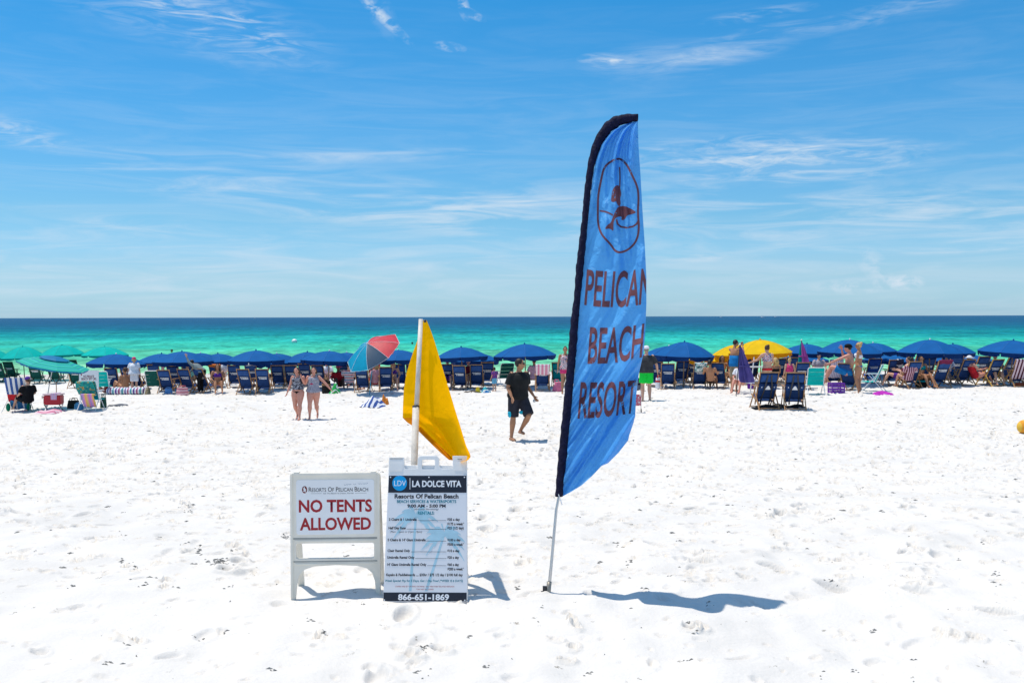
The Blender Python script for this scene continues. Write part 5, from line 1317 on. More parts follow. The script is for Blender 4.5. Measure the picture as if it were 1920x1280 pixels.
            m.rings(torso_rings(p, g, .010, .52, .66, fem, 4), 18); name = 'bikini_top'
            for sx in (-1, 1):
                cc = p['chest'].lerp(p['neck'], .12); f = (p['neck'] - p['belly']).normalized().cross((p['shr'] - p['shl']).normalized()).normalized(); f = f if f.dot(V3(0, 1, 0)) >= 0 or abs(f.y) < .3 else -f
                m.ball(cc + (p['shr'] - p['shl']).normalized() * sx * .075 * g + f * .088 * g, .068 * g, 8, 6)
        elif kind == 'suit':
            m.rings(torso_rings(p, g, .010, .0, .72, fem, 10), 18); name = 'swimsuit'
        gm = remesh(m.mesh(name), max(.010, vox * .8), 3); gm.materials.clear(); gm.name = name
        link(name, gm, mt, s)
    return s
def cl(name, col, **k): return mat(name, col, .8, .18, 10, .3, 30, **k)
T_DARK = cl('charcoal_tee', (.016, .017, .018)); S_CHAR = cl('charcoal_board_shorts', (.028, .028, .038)); T_GREY = cl('grey_tee', (.05, .05, .052)); S_GREEN = cl('bright_green_shorts', (.01, .62, .06))
KHAKI = cl('khaki_shorts', (.30, .24, .16)); WHITEC = cl('white_cloth', (.75, .76, .80)); BLUEC = cl('royal_blue_cloth', (.01, .16, .42)); PINKC = cl('hot_pink_cloth', (.65, .05, .18)); BLACKC = cl('black_cloth', (.008, .008, .010)); REDC = cl('red_cloth', (.50, .02, .03)); PURC = cl('violet_cloth', (.09, .03, .26)); MINT = cl('mint_cloth', (.25, .55, .45)); TEALC = cl('teal_cloth', (.0, .22, .26)); ORANGEC = cl('orange_cloth', (.75, .20, .04)); PALEP = cl('pale_pink_cloth', (.70, .38, .42))
TANK1 = pattern('black_and_white_print', [(.015, .015, .03), (.5, .5, .56), (.015, .015, .03), (.4, .4, .46)], 17, thr=(.49, .53, .60)); TANK2 = pattern('heather_grey_print', [(.30, .30, .36), (.20, .20, .25), (.36, .35, .42), (.24, .24, .29)], 14)
FLOR = pattern('red_white_navy_print', [(.6, .6, .62), (.45, .03, .05), (.7, .7, .72), (.03, .04, .15)], 22)
# three walkers in the open sand
WM = pose(pel=(0, 0, .93), belly=(0, .02, 1.08), chest=(0, .05, 1.27), neck=(0, .05, 1.45), head=(.0, .09, 1.585), shl=(-.18, .03, 1.39), shr=(.18, .05, 1.39), ell=(-.27, -.06, 1.13), wrl=(-.32, .12, .92), elr=(.26, .03, 1.12), wrr=(.27, .20, .93),
          hil=(-.09, 0, .91), knl=(-.12, .24, .54), anl=(-.10, -.06, .20), knr=(.10, -.02, .49), anr=(.11, -.08, .07))
man = person(971, 826, 156, WM, -148, 'man in charcoal T-shirt and dark board shorts walking on open sand, looking right', SKINT, 'dark', 'short', 1.22, 0,
             [('tee', T_DARK, {'lo': .06, 'off': .035, 'flare': .03}), ('shorts', S_CHAR, {'len': .97})], vox=.010, look=52, shades=True, full=1.72)
for (x, y, z, rx, rz_) in ((.20, .03, .50, .018, .075), (-.02, .085, .60, .03, .05)):
    pass
m = MB(); m.rings([(V3(.20, .0, .56), (0, 1, 0), (0, 0, 1), .06, .07), (V3(.236, .0, .58), (0, 1, 0), (0, 0, 1), .02, .03)], 10); m.obj('turquoise_side_panel', cl('turquoise_panel', (.02, .40, .55)), man)
m = MB(); m.rings([(V3(.0, .14, .60), (1, 0, .2), (-.2, 0, 1), .06, .04), (V3(.005, .19, .62), (1, 0, .2), (-.2, 0, 1), .02, .015)], 10); m.obj('turquoise_inner_panel', cl('turquoise_panel', (.02, .40, .55)), man)
MB().ball(man.matrix_basis @ (WM['wrl'] + V3(-.015, .0, -.10)), .036, 12, 8).obj('ball', WHITEP)
bl = bpy.data.objects['ball']; bl.data.transform(Matrix.Translation(-(man.matrix_basis @ (WM['wrl'] + V3(-.015, .0, -.10))))); bl.location = man.matrix_basis @ (WM['wrl'] + V3(-.015, .0, -.10)); bl.data.shade_smooth()
tag(bl, 'small white ball held in the hand of the man in the charcoal T-shirt', 'ball')
G1 = pose(WALK, shl=(-.175, -.01, 1.38), shr=(.175, -.01, 1.38), ell=(-.24, .03, 1.15), wrl=(-.18, .16, 1.36), elr=(.27, -.05, 1.12), wrr=(.36, -.02, .88), head=(.03, .03, 1.58), neck=(.01, 0, 1.43))
person(559, 787, 99, G1, 174, 'girl in black and white print tank top and black bikini bottom walking', SKINR, 'brown', 'bob', 1.13, 1,
       [('tank', TANK1, {'lo': .28, 'off': .024, 'flare': .01}), ('brief', BLACKC)], vox=.011, full=1.70, lg=1.22)
G2 = pose(WALK2, shl=(-.175, -.01, 1.38), shr=(.175, -.01, 1.38), ell=(-.37, .02, 1.20), wrl=(-.56, .04, .98), elr=(.25, .04, 1.14), wrr=(.17, .17, 1.30), head=(-.02, .03, 1.58), neck=(-.01, 0, 1.43))
g2 = person(588, 786, 98, G2, 184, 'girl in heather grey tank top with red sunglasses print, arm held out to her left', SKINR, 'brown', 'bob', 1.15, 1, [('tank', TANK2, {'lo': .06, 'off': .030, 'flare': .03}), ('brief', BLACKC)], vox=.011, full=1.70, lg=1.22)
m = MB(); m.rings([(V3(.03, .135, 1.17), (1, 0, 0), (0, 0, 1), .075, .035), (V3(.03, .168, 1.17), (1, 0, 0), (0, 0, 1), .045, .02)], 10); m.obj('red_print', cl('crimson_print', (.5, .02, .09)), g2)
# man with green shorts walking away
GM = pose(WALK, ell=(-.30, -.05, 1.13), wrl=(-.34, .03, .88), elr=(.31, -.04, 1.13), wrr=(.36, .05, .89), knl=(-.11, .05, .50), anl=(-.12, -.02, .07), knr=(.10, .04, .49), anr=(.09, -.08, .08))
person(1212, 753, 107, GM, 4, 'man in grey T-shirt, bright green shorts and white cap walking away beside the blue flag', SKIN, 'grey', 'short', 1.22, 0,
       [('tee', T_GREY, {'lo': .05, 'off': .035, 'flare': .03}), ('shorts', S_GREEN, {'len': .8})], vox=.012, face=False, hat=(WHITEC, 'backcap'))
# man folding the purple umbrella
FM = pose(ell=(-.22, .18, 1.24), wrl=(-.05, .30, 1.52), elr=(.22, .20, 1.26), wrr=(.05, .32, 1.52), head=(0, .06, 1.60))
FMD = foot(1379, 742)
fman = person(1377, 734, 99, FM, -58, 'bare-backed man in khaki shorts with blue towel at his waist folding a purple umbrella', SKINT, 'dark', 'short', 1.05, 0, [('shorts', KHAKI, {'len': 1.0}), ('tee', BLUEC, {'lo': .06, 'off': .04, 'flare': .03})][:1] + [('band_', BLUEC)][:0], vox=.012, look=-10)
m = MB(); pz = foot(1377, 734); ssc = 99 * pz.y / FPX / 1.75
m.rings([((0, 0, .84), (1, 0, 0), (0, 1, 0), .205, .165), ((0, 0, .95), (1, 0, 0), (0, 1, 0), .20, .16), ((0, 0, 1.08), (1, 0, 0), (0, 1, 0), .185, .15), ((0, 0, 1.20), (1, 0, 0), (0, 1, 0), .175, .14)], 20)
m.obj('wrap', BLUEC, fman, smooth=True)
closed_umbrella('folded dusky purple umbrella held upright by the bare-backed man', (1388, 648), (1401, 717), 757, .27, [PURP, PURPL, PURP, PURPL], FMD.y - .35, -22)
# right-hand couple
DR = pose(SITUP, head=(0, .08, 1.02), elr=(.30, .25, .78), wrr=(.08, .26, .99), ell=(-.34, .28, .72), wrl=(-.36, .52, .60), knr=(.16, .52, .50), knl=(-.12, .50, .50))
dd = foot(1592, 731)
person(1588, 731, 118, DR, 62, 'shirtless man in blue shorts and dark cap seated and drinking, facing the sea', SKINR, 'dark', 'short', 1.05, 0, [('shorts', BLUEC, {'len': .75})], vox=.013, loc=(dd.x, dd.y - .15, dd.z + .18), full=1.75, hat=(BLACKC, 'backcap'))
BW = pose(ell=(-.22, .02, 1.15), wrl=(-.16, .16, .98), elr=(.25, .05, 1.13), wrr=(.20, .12, .90), knl=(-.08, .06, .50))
person(1610, 738, 98, BW, 62, 'woman in blue and white bikini with hair in a bun standing beside the drinking man', SKINT, 'blond', 'bun', 1.0, 1, [('band', WHITEC), ('brief', BLUEC)], vox=.012, shades=True, lg=1.15)
# woman and blonde girl beneath the yellow umbrella
YW = pose(ell=(-.30, .12, 1.22), wrl=(-.50, .28, 1.12), elr=(.26, .05, 1.14), wrr=(.20, .20, .98))
person(1438, 742, 97, YW, 20, 'woman with red patterned top and red bikini bottom under the yellow umbrella', SKIN, 'brown', 'bun', 1.05, 1, [('tank', FLOR, {'lo': .5, 'off': .02}), ('brief', REDC)], vox=.013, face=False)
person(1480, 738, 68, STAND, 8, 'small blonde girl in a hot pink top behind the backpack chairs', SKIN, 'blond', 'bun', 1.05, 0, [('tank', PINKC, {'lo': .35}), ('shorts', BLACKC, {'len': .4})], vox=.017, face=False)
# grown-up with a child by the edge of the feather flag
person(1060, 738, 90, pose(ell=(-.24, .1, 1.16), wrl=(-.1, .26, 1.2)), 178, 'woman in patterned cover-up standing half behind the feather flag sleeve', SKINT, 'brown', 'bun', 1.05, 1, [('tank', FLOR, {'lo': .1, 'off': .03}), ('shorts', PINKC, {'len': .4})], vox=.014)
# people along the rows
PE = [
 (252, 735, 66, STAND, 10, 'person in a loose white shirt and pink cap standing by the purple inflatable', 'SKIN', 'blond', 'bob', [('tee', 'WHITEC', {'lo': .02, 'off': .06, 'flare': .10}), ('shorts', 'WHITEC', {})], ('PINKC', 'cap')),
 (376, 737, 62, pose(pel=(0, -.12, .90), belly=(0, .02, 1.02), chest=(0, .16, 1.12), neck=(0, .32, 1.22), head=(0, .42, 1.30), shl=(-.185, .27, 1.19), shr=(.185, .27, 1.19), ell=(-.22, .42, 1.34), wrl=(-.20, .52, 1.55), elr=(.24, .48, 1.02), wrr=(.20, .60, .90), hil=(-.09, -.1, .88), hir=(.09, -.1, .88)), 75, 'bending man in grey top and black trousers between navy chairs', 'SKIN', 'dark', 'short', [('long', cl('sage_grey_cloth', (.20, .24, .24)), {}), ('trousers', 'BLACKC', {})], None),
 (403, 738, 62, SITUP, 200, 'tanned woman seated right of the bending man', 'SKINT', 'brown', 'long', [('band', 'PURC'), ('brief', 'PURC')], None),
 (346, 734, 78, SITUP, 20, 'seated person in mint and yellow top left of the bending man', 'SKIN', 'brown', 'short', [('tee', 'MINT', {}), ('shorts', 'TEALC', {})], None),
 (634, 728, 80, pose(GROUND), 200, 'dark-skinned child in a pink hat by the green and white bag', 'SKIND', 'dark', 'short', [('tee', 'REDC', {})], ('PINKC', 'brim')),
 (652, 733, 100, SIT, 5, 'person reclining in red, white and blue striped shirt under the tilted umbrella', 'SKIN', 'brown', 'short', [('tee', stripes('red_white_navy_stripes', [(.7, .7, .72), (.45, .03, .06), (.7, .7, .72), (.03, .10, .22)], 'Z', 7), {'off': .03}), ('shorts', 'BLACKC', {})], None),
 (662, 724, 88, SITUP, 160, 'person in a red shirt seated behind the striped shirt', 'SKINR', 'dark', 'short', [('tee', 'REDC', {}), ('shorts', 'PURC', {})], None),
 (703, 735, 90, SITUP, 60, 'woman in pale top seated right of the turquoise umbrella pole', 'SKIN', 'blond', 'long', [('tee', 'PALEP', {}), ('shorts', 'REDC', {})], None),
 (735, 732, 96, SITUP, 190, 'blonde person leaning beside the navy chair left of the yellow flag', 'SKIN', 'blond', 'long', [('band', 'PURC'), ('brief', 'BLACKC')], None),
 (838, 728, 90, SITUP, 185, 'person in blue striped top just right of the yellow flag', 'SKIN', 'brown', 'short', [('tee', stripes('blue_white_stripes', [(.02, .10, .35), (.7, .7, .75)], 'Z', 12), {}), ('shorts', 'PURC', {})], None),
 (878, 727, 84, SITUP, 170, 'person in dark red seated between the two chairs by the umbrella pole', 'SKINR', 'brown', 'short', [('tee', cl('wine_red_cloth', (.16, .01, .03)), {})], None),
 (927, 733, 45, STAND, 40, 'small child with black hair in a blue and red shirt', 'SKIN', 'dark', 'bob', [('tee', pattern('blue_red_print', [(.02, .04, .28), (.02, .04, .28), (.5, .03, .08), (.02, .04, .28)], 14), {'off': .05, 'flare': .04}), ('shorts', cl('sky_blue_cloth', (.15, .42, .60)), {})], None),
 (1003, 727, 88, SITUP, 30, 'tanned person behind the dark-shirted man', 'SKINT', 'brown', 'short', [('tee', 'PALEP', {})], None),
 (1336, 732, 92, SIT, -20, 'deeply tanned person reclining right of the leaf towel chair', 'SKINT', 'dark', 'short', [('brief', 'BLACKC')], None),
 (1357, 722, 84, SITUP, 190, 'tanned person seated behind the low navy chair', 'SKINT', 'brown', 'long', [('band', 'ORANGEC'), ('brief', 'ORANGEC')], None),
 (1460, 730, 92, SITUP, 30, 'tanned person seated between the two backpack chairs and the umbrella', 'SKINT', 'blond', 'long', [('band', 'BLACKC')], None),
 (1395, 738, 88, SITUP, 150, 'person in white seated behind the folded purple umbrella', 'SKINR', 'brown', 'short', [('tee', 'WHITEC', {})], None),
 (1540, 716, 84, SITUP, 185, 'dark-haired person in grey top behind the lilac towel chair', 'SKIN', 'dark', 'short', [('tee', cl('light_grey_cloth', (.35, .33, .38)), {})], None),
 (1700, 726, 100, SIT, 70, 'person with bare legs stretched beside the navy chair with spotted towel', 'SKIN', 'brown', 'short', [('shorts', 'PURC', {'len': .6})], None),
 (1711, 729, 104, SIT, 6, 'black-haired person in pink and maroon striped top seated under the big right umbrella', 'SKIN', 'dark', 'bun', [('tee', stripes('pink_maroon_stripes', [(.6, .35, .42), (.12, .01, .03)], 'X', 14), {})], None),
 (1733, 727, 90, SITUP, 190, 'tanned woman in turquoise bikini above the black cooler bag', 'SKINT', 'brown', 'bob', [('band', 'TEALC'), ('brief', 'TEALC')], None),
 (1782, 720, 86, SITUP, 180, 'person in white and blue seated right of the cooler bag', 'SKIN', 'blond', 'short', [('tee', 'WHITEC', {}), ('shorts', 'BLUEC', {})], ('WHITEC', 'brim')),
 (1835, 724, 98, SIT, -75, 'person in red bathing suit lying back in the yellow-framed chair', 'SKINR', 'brown', 'short', [('suit', 'REDC')], ('WHITEC', 'brim')),
 (1874, 722, 90, SITUP, 170, 'person behind the sideways chair frame at the right', 'SKIN', 'brown', 'short', [('tee', cl('steel_grey_cloth', (.12, .14, .18)), {})], None),
 (1288, 714, 84, SITUP, 180, 'person in pale pink far behind the umbrella pole', 'SKINR', 'brown', 'short', [('tee', 'PALEP', {})], None),
 (236, 735, 84, GROUND, 60, 'tanned person seated low behind the inflatable', 'SKINT', 'brown', 'short', [('brief', 'REDC')], None),
 (201, 739, 56, GROUND, 100, 'small red-haired child sitting by the white notice board', 'SKINR', 'blond', 'bob', [('tank', 'REDC', {})], None),
 (57, 771, 118, SITUP, 55, 'person in black T-shirt and purple cap seated right of the striped towel chair', 'SKIN', 'brown', 'tail', [('tee', 'BLACKC', {'off': .03}), ('shorts', 'BLACKC', {'len': .9})], ('PURC', 'cap')),
 (415, 719, 80, SITUP, 180, 'person in white seated far behind the orange towel', 'SKIN', 'brown', 'short', [('tee', 'WHITEC', {})], None),
 (510, 722, 84, SITUP, 185, 'person seated far behind between the umbrella poles left of the girls', 'SKINT', 'blond', 'long', [('band', 'REDC')], None),
 (535, 722, 84, SITUP, 175, 'person in green and white seated behind the chairs left of the girls', 'SKIN', 'brown', 'short', [('tee', 'MINT', {}), ('shorts', 'WHITEC', {})], None),
 (610, 726, 84, SITUP, 170, 'person in white seated right of the walking girls', 'SKINR', 'dark', 'short', [('tee', 'WHITEC', {}), ('shorts', 'PALEP', {})], None),
]
MATS = dict(SKIN=SKIN, SKINT=SKINT, SKINR=SKINR, SKIND=SKIND, WHITEC=WHITEC, BLUEC=BLUEC, PINKC=PINKC, BLACKC=BLACKC, REDC=REDC, PURC=PURC, MINT=MINT, TEALC=TEALC, ORANGEC=ORANGEC, PALEP=PALEP)
for (u, v, hp, po, yaw, lab, sk, ha, hst, cs, ht) in PE:
    seated = po is SIT or po is SITUP
    far = hp * foot(u, v).y / FPX / 1.75
    if seated: hp = 1.60 * FPX / foot(u, v).y
    cs = [(c[0], MATS.get(c[1], c[1]) if isinstance(c[1], str) else c[1], *(c[2:])) for c in cs]
    ht = (MATS[ht[0]], ht[1]) if ht else None
    fem = 1 if any(c[0] in ('band', 'suit') for c in cs) else 0
    p0 = foot(u, v) if not seated else None
    if seated:
        q_ = foot(u, v); person(u, v, hp, po, yaw, lab, MATS[sk], ha, hst, 1.05, fem, cs, vox=.018, loc=(q_.x, q_.y + (.35 if u > 100 else -.1), q_.z + .02), hat=ht)
    else: person(u, v, hp, po, yaw, lab, MATS[sk], ha, hst, 1.05, fem, cs, vox=.017, hat=ht, full=1.4 if 'bending' in lab else 1.72)
# ------------------------------------------------------------------ towels on chairs
def towel(u, vf, label, mt, z0=.45, z1=1.0, w=.25, yaw=0, over=.25, cloth_name='towel', sc=.95, xoff=0):
    """a towel hung over the back of a lounger: falls behind the back rails and over the top"""
    b = foot(u, vf); V = []; F = []; nu, nv = 10, 16; rng = random.Random(int(u)); ph = rng.uniform(0, 6)
    yb = lambda z: .08 + (-.42 - .08) * (z - .10) / .87
    path = [(yb(z0) - .075, z0), (yb((z0 + z1) / 2) - .085, (z0 + z1) / 2), (yb(z1) - .075, z1 - .01), (yb(z1) - .03, z1 + .025), (yb(z1) + .05, z1 + .0), (yb(z1 - over) + .06, z1 - over)]
    ls = [0]
    for i in range(1, len(path)): ls.append(ls[-1] + math.dist(path[i], path[i - 1]))
    for j in range(nv + 1):
        x = ls[-1] * j / nv; y = np.interp(x, ls, [p[0] for p in path]); z = np.interp(x, ls, [p[1] for p in path])
        for i in range(nu + 1):
            s = i / nu * 2 - 1; k = max(0, 1 - j / nv * 1.6)
            V.append((s * w * (1 + .05 * math.sin(j * .7 + ph)) + xoff, y - .012 * k * math.sin(s * 7 + ph) - .004 * k, z + .012 * k * math.sin(s * 5 + ph)))
    for j in range(nv):
        for i in range(nu): a = j * (nu + 1) + i; F.append((a, a + 1, a + nu + 2, a + nu + 1))
    o = link(cloth_name, mesh(cloth_name, V, F), mt, smooth=True); o.location = b; o.rotation_euler = (0, 0, R(yaw)); o.scale = (sc,) * 3
    sol = o.modifiers.new('thickness', 'SOLIDIFY'); sol.thickness = .008
    return tag(o, label, 'towel')
WH = (.72, .72, .74)
towel(1311, 729, 'teal and white leaf patterned towel over the chair by the tanned man', pattern('teal_leaf_print', [(.0, .10, .13), (.72, .8, .78), (.0, .25, .25), (.75, .8, .8)], 9, thr=(.44, .5, .56)), .66, .985, .22, -2)
towel(1563, 723, 'lilac and white striped towel over the chair above the purple crate', stripes('lilac_stripes', [(.62, .58, .68), (.30, .26, .40)], 'X', 16), .30, .985, .23, -3)
towel(1674, 722, 'white spotted dark towel on the corner of the navy chair', pattern('white_spots', [(.01, .02, .06), (.75, .78, .78), (.01, .02, .06), (.75, .78, .78)], 7, kind='VORONOI'), .66, .985, .12, -4, xoff=.13)
towel(1906, 724, 'maroon and white striped towel at the right edge of the photo', stripes('maroon_stripes', [(.62, .48, .54), (.075, .008, .025)], 'X', 8), .26, .985, .245, 0)
towel(1017, 732, 'pink and white striped towel over the navy chair by the dark-shirted man', stripes('pink_stripes', [(.72, .40, .48), (.75, .7, .72), (.60, .16, .28)], 'X', 7), .60, .985, .26, 0)
towel(408, 726, 'orange towel folded over the top of the navy chair', ORANGEC, .88, .985, .25, 0, .08)
towel(474, 724, 'white towel over the far chair between the two empty front chairs', cl('off_white_towel', (.68, .68, .66)), .90, .985, .25, 0, .08)
towel(704, 722, 'red towel on the red chair under the tilted umbrella', REDC, .74, .985, .25, 0, .1)
towel(1760, 726, 'maroon towel rolled along the top of the navy chair', cl('maroon_towel', (.16, .02, .06)), .86, .985, .25, 8, .1)
towel(1805, 722, 'mint towel hanging at the side of the navy chair', MINT, .25, .75, .08, 10, .1, xoff=.34)
towel(302, 728, 'pale pink cloth hung beside the first navy headrest', PALEP, .72, .985, .06, 4, .1, xoff=.20)
# ------------------------------------------------------------------ left family camp
def striped_chair():
    b = foot(36, 770)
    s = thing('beach_chair', b, 'folding chair covered in a blue and white striped towel at the far left', 'chair', None, R(8), 1.0)
    low, top = Vector((0, .05, .22)), Vector((0, -.34, 1.02)); w = .27
    for sx in (-1, 1):
        MB().tube([(sx * w, low.y, low.z), (sx * w, top.y, top.z)], .013, 6).obj('back_tube', WHITEM, s)
        MB().tube([(sx * (w + .14), -.34, -.03), (sx * w, .20, .58)], .012, 6).obj('rear_leg', ALU, s)
        MB().tube([(sx * w, .46, -.03), (sx * w, -.12, .60)], .012, 6).obj('front_leg', ALU, s)
        MB().bar((sx * (w + .02), -.2, .60), (sx * (w + .02), .26, .62), .045, .02).obj('armrest', WHITEP, s)
    MB().box((0, .24, .26), (2 * w, .46, .015)).obj('seat_fabric', REDC, s)
    def band(name, t0, t1, mt, off=.0, wig=0, wd=w + .03):
        V = []; F = []; nu, nv = 12, 8
        for j in range(nv + 1):
            t = t0 + (t1 - t0) * j / nv; p = low.lerp(top, t)
            for i in range(nu + 1):
                k = i / nu * 2 - 1; V.append((k * wd, p.y - .03 - off - .05 * (1 - k * k) * math.sin(PI * min(max(t, 0), 1)) - wig * math.sin(k * 9 + j), p.z + wig * math.sin(k * 6)))
        for j in range(nv):
            for i in range(nu): a = j * (nu + 1) + i; F.append((a, a + 1, a + nu + 2, a + nu + 1))
        return link(name, mesh(name, V, F), mt, s, smooth=True)
    band('striped_towel', .38, 1.03, stripes('navy_white_wide_stripes', [(.03, .09, .30), WH], 'X', 6.6), .01)
    band('back_panel', .08, .38, REDC, .0, .004)
    band('hanging_towel', -.22, .12, stripes('blue_white_hem', [(.02, .16, .36), (.02, .12, .34), WH, (.02, .16, .36)], 'X', 5), .03, .02, w - .02)
    for sx in (-1, 1): MB().ball((sx * .30, -.05, .12), (.07, .05, .13), 8, 6).obj('side_pouch', cl('dark_green_cloth', (.0, .17, .09)), s)
    return s
striped_chair()
b = foot(101, 771)
s = thing('cooler', b, 'red cooler box on a low frame below the sea green umbrella', 'cooler', None, R(4))
me = MB().box((0, 0, .36), (.50, .34, .30)).mesh('body'); bm = bmesh.new(); bm.from_mesh(me); bmesh.ops.bevel(bm, geom=bm.edges[:], offset=.03, segments=3, affect='EDGES'); bm.to_mesh(me); bm.free()
link('body', me, mat('red_cooler_plastic', (.42, .01, .025), .4, .06), s)
MB().box((0, 0, .525), (.52, .36, .04)).obj('lid', mat('pale_pink_plastic', (.72, .5, .5), .4), s)
for sx in (-1, 1):
    MB().bar((sx * .22, -.16, 0), (sx * .22, .16, .22), .02, .02).obj('leg', WHITEM, s); MB().bar((sx * .22, .16, 0), (sx * .22, -.16, .22), .02, .02).obj('leg', DARKM, s)
MB().tube([(-.27, 0, .4), (-.30, -.12, .48), (-.27, -.17, .4)], .01, 6).obj('handle', DARKM, s)
o = MB().box((.07, -.185, .47), (.17, .012, .20)).box((.07, 0, .555), (.17, .38, .012)).mesh('towel'); o = link('towel', o, stripes('pink_lilac_stripes', [(.66, .35, .48), (.5, .45, .62)], 'X', 18)); o.location = b; o.rotation_euler = (0, 0, R(4)); tag(o, 'small pink towel draped over the red cooler', 'towel')
b2 = foot(106, 755)
MB().tube([(0, 0, -.2), (0, 0, .62)], .014, 8).obj('stake', WOODD, location=b2) if False else None
o = link('wooden_stake', MB().tube([(0, 0, -.2), (0, 0, .66)], .014, 8).mesh('wooden_stake'), WOODD); o.location = b2; tag(o, 'thin brown stake rising just behind the red cooler', 'stake')
def mat_on_sand(u, v, wx, wy, mt, label, name='beach_mat', cat='mat', yaw=0, h=.03, lump=.02, seed=1):
    b = foot(u, v); V = []; F = []; n, m_ = 18, 10; rng = random.Random(seed); p1, p2 = rng.uniform(0, 6), rng.uniform(0, 6)
    for side in (1, 0):
        for j in range(m_ + 1):
            for i in range(n + 1):
                x = (i / n - .5) * wx; y = (j / m_ - .5) * wy; e = min(1, (1 - abs(2 * i / n - 1)) * 5, (1 - abs(2 * j / m_ - 1)) * 4)
                V.append((x, y + .02 * math.sin(x * 9 + p1), (h + lump * (math.sin(x * 14 + p1 + y * 5) + math.sin(y * 17 + x * 6 + p2))) * e * side - .02 * (1 - side)))
    k = (n + 1) * (m_ + 1)
    for j in range(m_):
        for i in range(n): a = j * (n + 1) + i; F.append((a, a + 1, a + n + 2, a + n + 1)); F.append((k + a, k + a + n + 1, k + a + n + 2, k + a + 1))
    o = link(name, mesh(name, V, F), mt, smooth=True); o.location = b; o.rotation_euler = (0, 0, R(yaw)); return tag(o, label, cat)
mat_on_sand(96, 773, .62, .9, stripes('pink_mat', [(.6, .2, .3), (.72, .55, .6)], 'Y', 5), 'pink and white mat lying in front of the red cooler', h=.07)
mat_on_sand(222, 761, .62, .35, cl('slate_grey_cloth', (.10, .11, .13)), 'slate grey board lying on the sand left of the purple inflatable', 'skim_board', 'board', 8, .05, .01)
mat_on_sand(1656, 740, .62, .7, cl('magenta_cloth', (.42, .03, .38)), 'magenta towel crumpled on the sand beside the white chair frame', 'towel', 'towel', -8, .07, .03, 4)
mat_on_sand(886, 735, .62, .4, cl('brown_cloth', (.08, .07, .06)), 'dark mat lying in front of the yellow bucket', h=.03)
mat_on_sand(1462, 764, 1.5, .55, cl('dark_shade_cloth', (.022, .022, .025)), 'long dark sheet standing for the shade under the two backpack chairs', h=.05, lump=.03)  # dark sheet stands for the shadow of the chairs, no mat lies here
# bags
def bag(u, v, w, d, h, mt, label, mt2=None, name='beach_bag', cat='bag', soft=.35, handles=True, yaw=0, slump=0):
    b = foot(u, v); s = thing(name, b, label, cat, None, R(yaw))
    m = MB(); R_ = []
    for t in (0, .12, .4, .75, 1): R_.append(((slump * t, 0, h * t), (1, 0, 0), (0, 1, 0), w / 2 * (.86 + .14 * math.sin(PI * min(1, t + .2))) , d / 2 * (1 - soft * t)))
    m.rings(R_, 14); m.obj('body', mt, s, smooth=False)
    if handles:
        for sy in (-1, 1): MB().tube([(-w * .25, sy * d * .25, h * .9), (-w * .18, sy * d * .3, h * 1.25), (w * .18, sy * d * .3, h * 1.25), (w * .25, sy * d * .25, h * .9)], .012, 5).obj('handle', mt2 or mt, s)
    if mt2:
        MB().rings([((0, 0, h * .60), (1, 0, 0), (0, 1, 0), w / 2 * 1.012, d / 2 * (1 - soft * .6) * 1.03), ((0, 0, h * .76), (1, 0, 0), (0, 1, 0), w / 2 * 1.0, d / 2 * (1 - soft * .76) * 1.03)], 14).obj('band', mt2, s)
    return s
bag(138, 766, .40, .30, .26, cl('black_bag_cloth', (.02, .022, .02)), 'black bag on the sand right of the red cooler')
bag(148, 769, .28, .24, .19, mat('blue_bucket_plastic', (.01, .16, .36), .4), 'blue bucket between the black bag and the tropical towel chair', None, 'bucket', 'bucket', -.2)
bag(276, 739, .24, .22, .20, cl('straw_weave', (.42, .33, .20)), 'beige straw bucket beside the green folding chair', None, 'bucket', 'bucket', -.2)
bag(316, 740, .30, .2, .22, cl('light_blue_bag_cloth', (.08, .22, .48)), 'light blue bag leaning at the foot of the navy chair')
bag(342, 740, .46, .3, .26, stripes('pink_bag_stripes', [(.65, .30, .34), (.72, .5, .5), (.45, .08, .12)], 'Z', 9), 'pink striped bag between two navy chairs')
bag(612, 737, .34, .3, .46, cl('black_basket', (.015, .012, .012)), 'tall black basket right of the walking girls', WOODD)
bag(1044, 733, .34, .3, .32, cl('pink_bag_cloth', (.60, .16, .26)), 'pink beach bag slumped on the sand left of the feather flag', None, slump=.08)
bag(1236, 728, .28, .26, .38, WHITEC, 'white bucket bag with red band right of the green-shorts man', REDC)
bag(1200, 733, .22, .22, .36, cl('grey_bag_cloth', (.10, .11, .14)), 'grey backpack seen between the flag edge and the green-shorts man', BLACKC)
bag(1407, 710, .24, .2, .24, REDC, 'red bag on the sand in front of the far navy chair')
bag(1408, 728, .26, .22, .30, cl('violet_bag_cloth', (.12, .02, .26)), 'violet and white bag right of the folded purple umbrella', WHITEC)
bag(1728, 726, .42, .3, .32, cl('black_cooler_cloth', (.010, .011, .012)), 'black cooler bag with ice blue lid beside the umbrella pole', TEALC, 'cooler_bag', 'cooler')
bag(1912, 724, .34, .4, .12, cl('rust_bag_cloth', (.30, .07, .03)), 'rust brown bag under the maroon towel chair', None, handles=False)
bag(1270, 714, .2, .2, .2, TEALC, 'small teal bag far behind the chairs right of the umbrella pole')
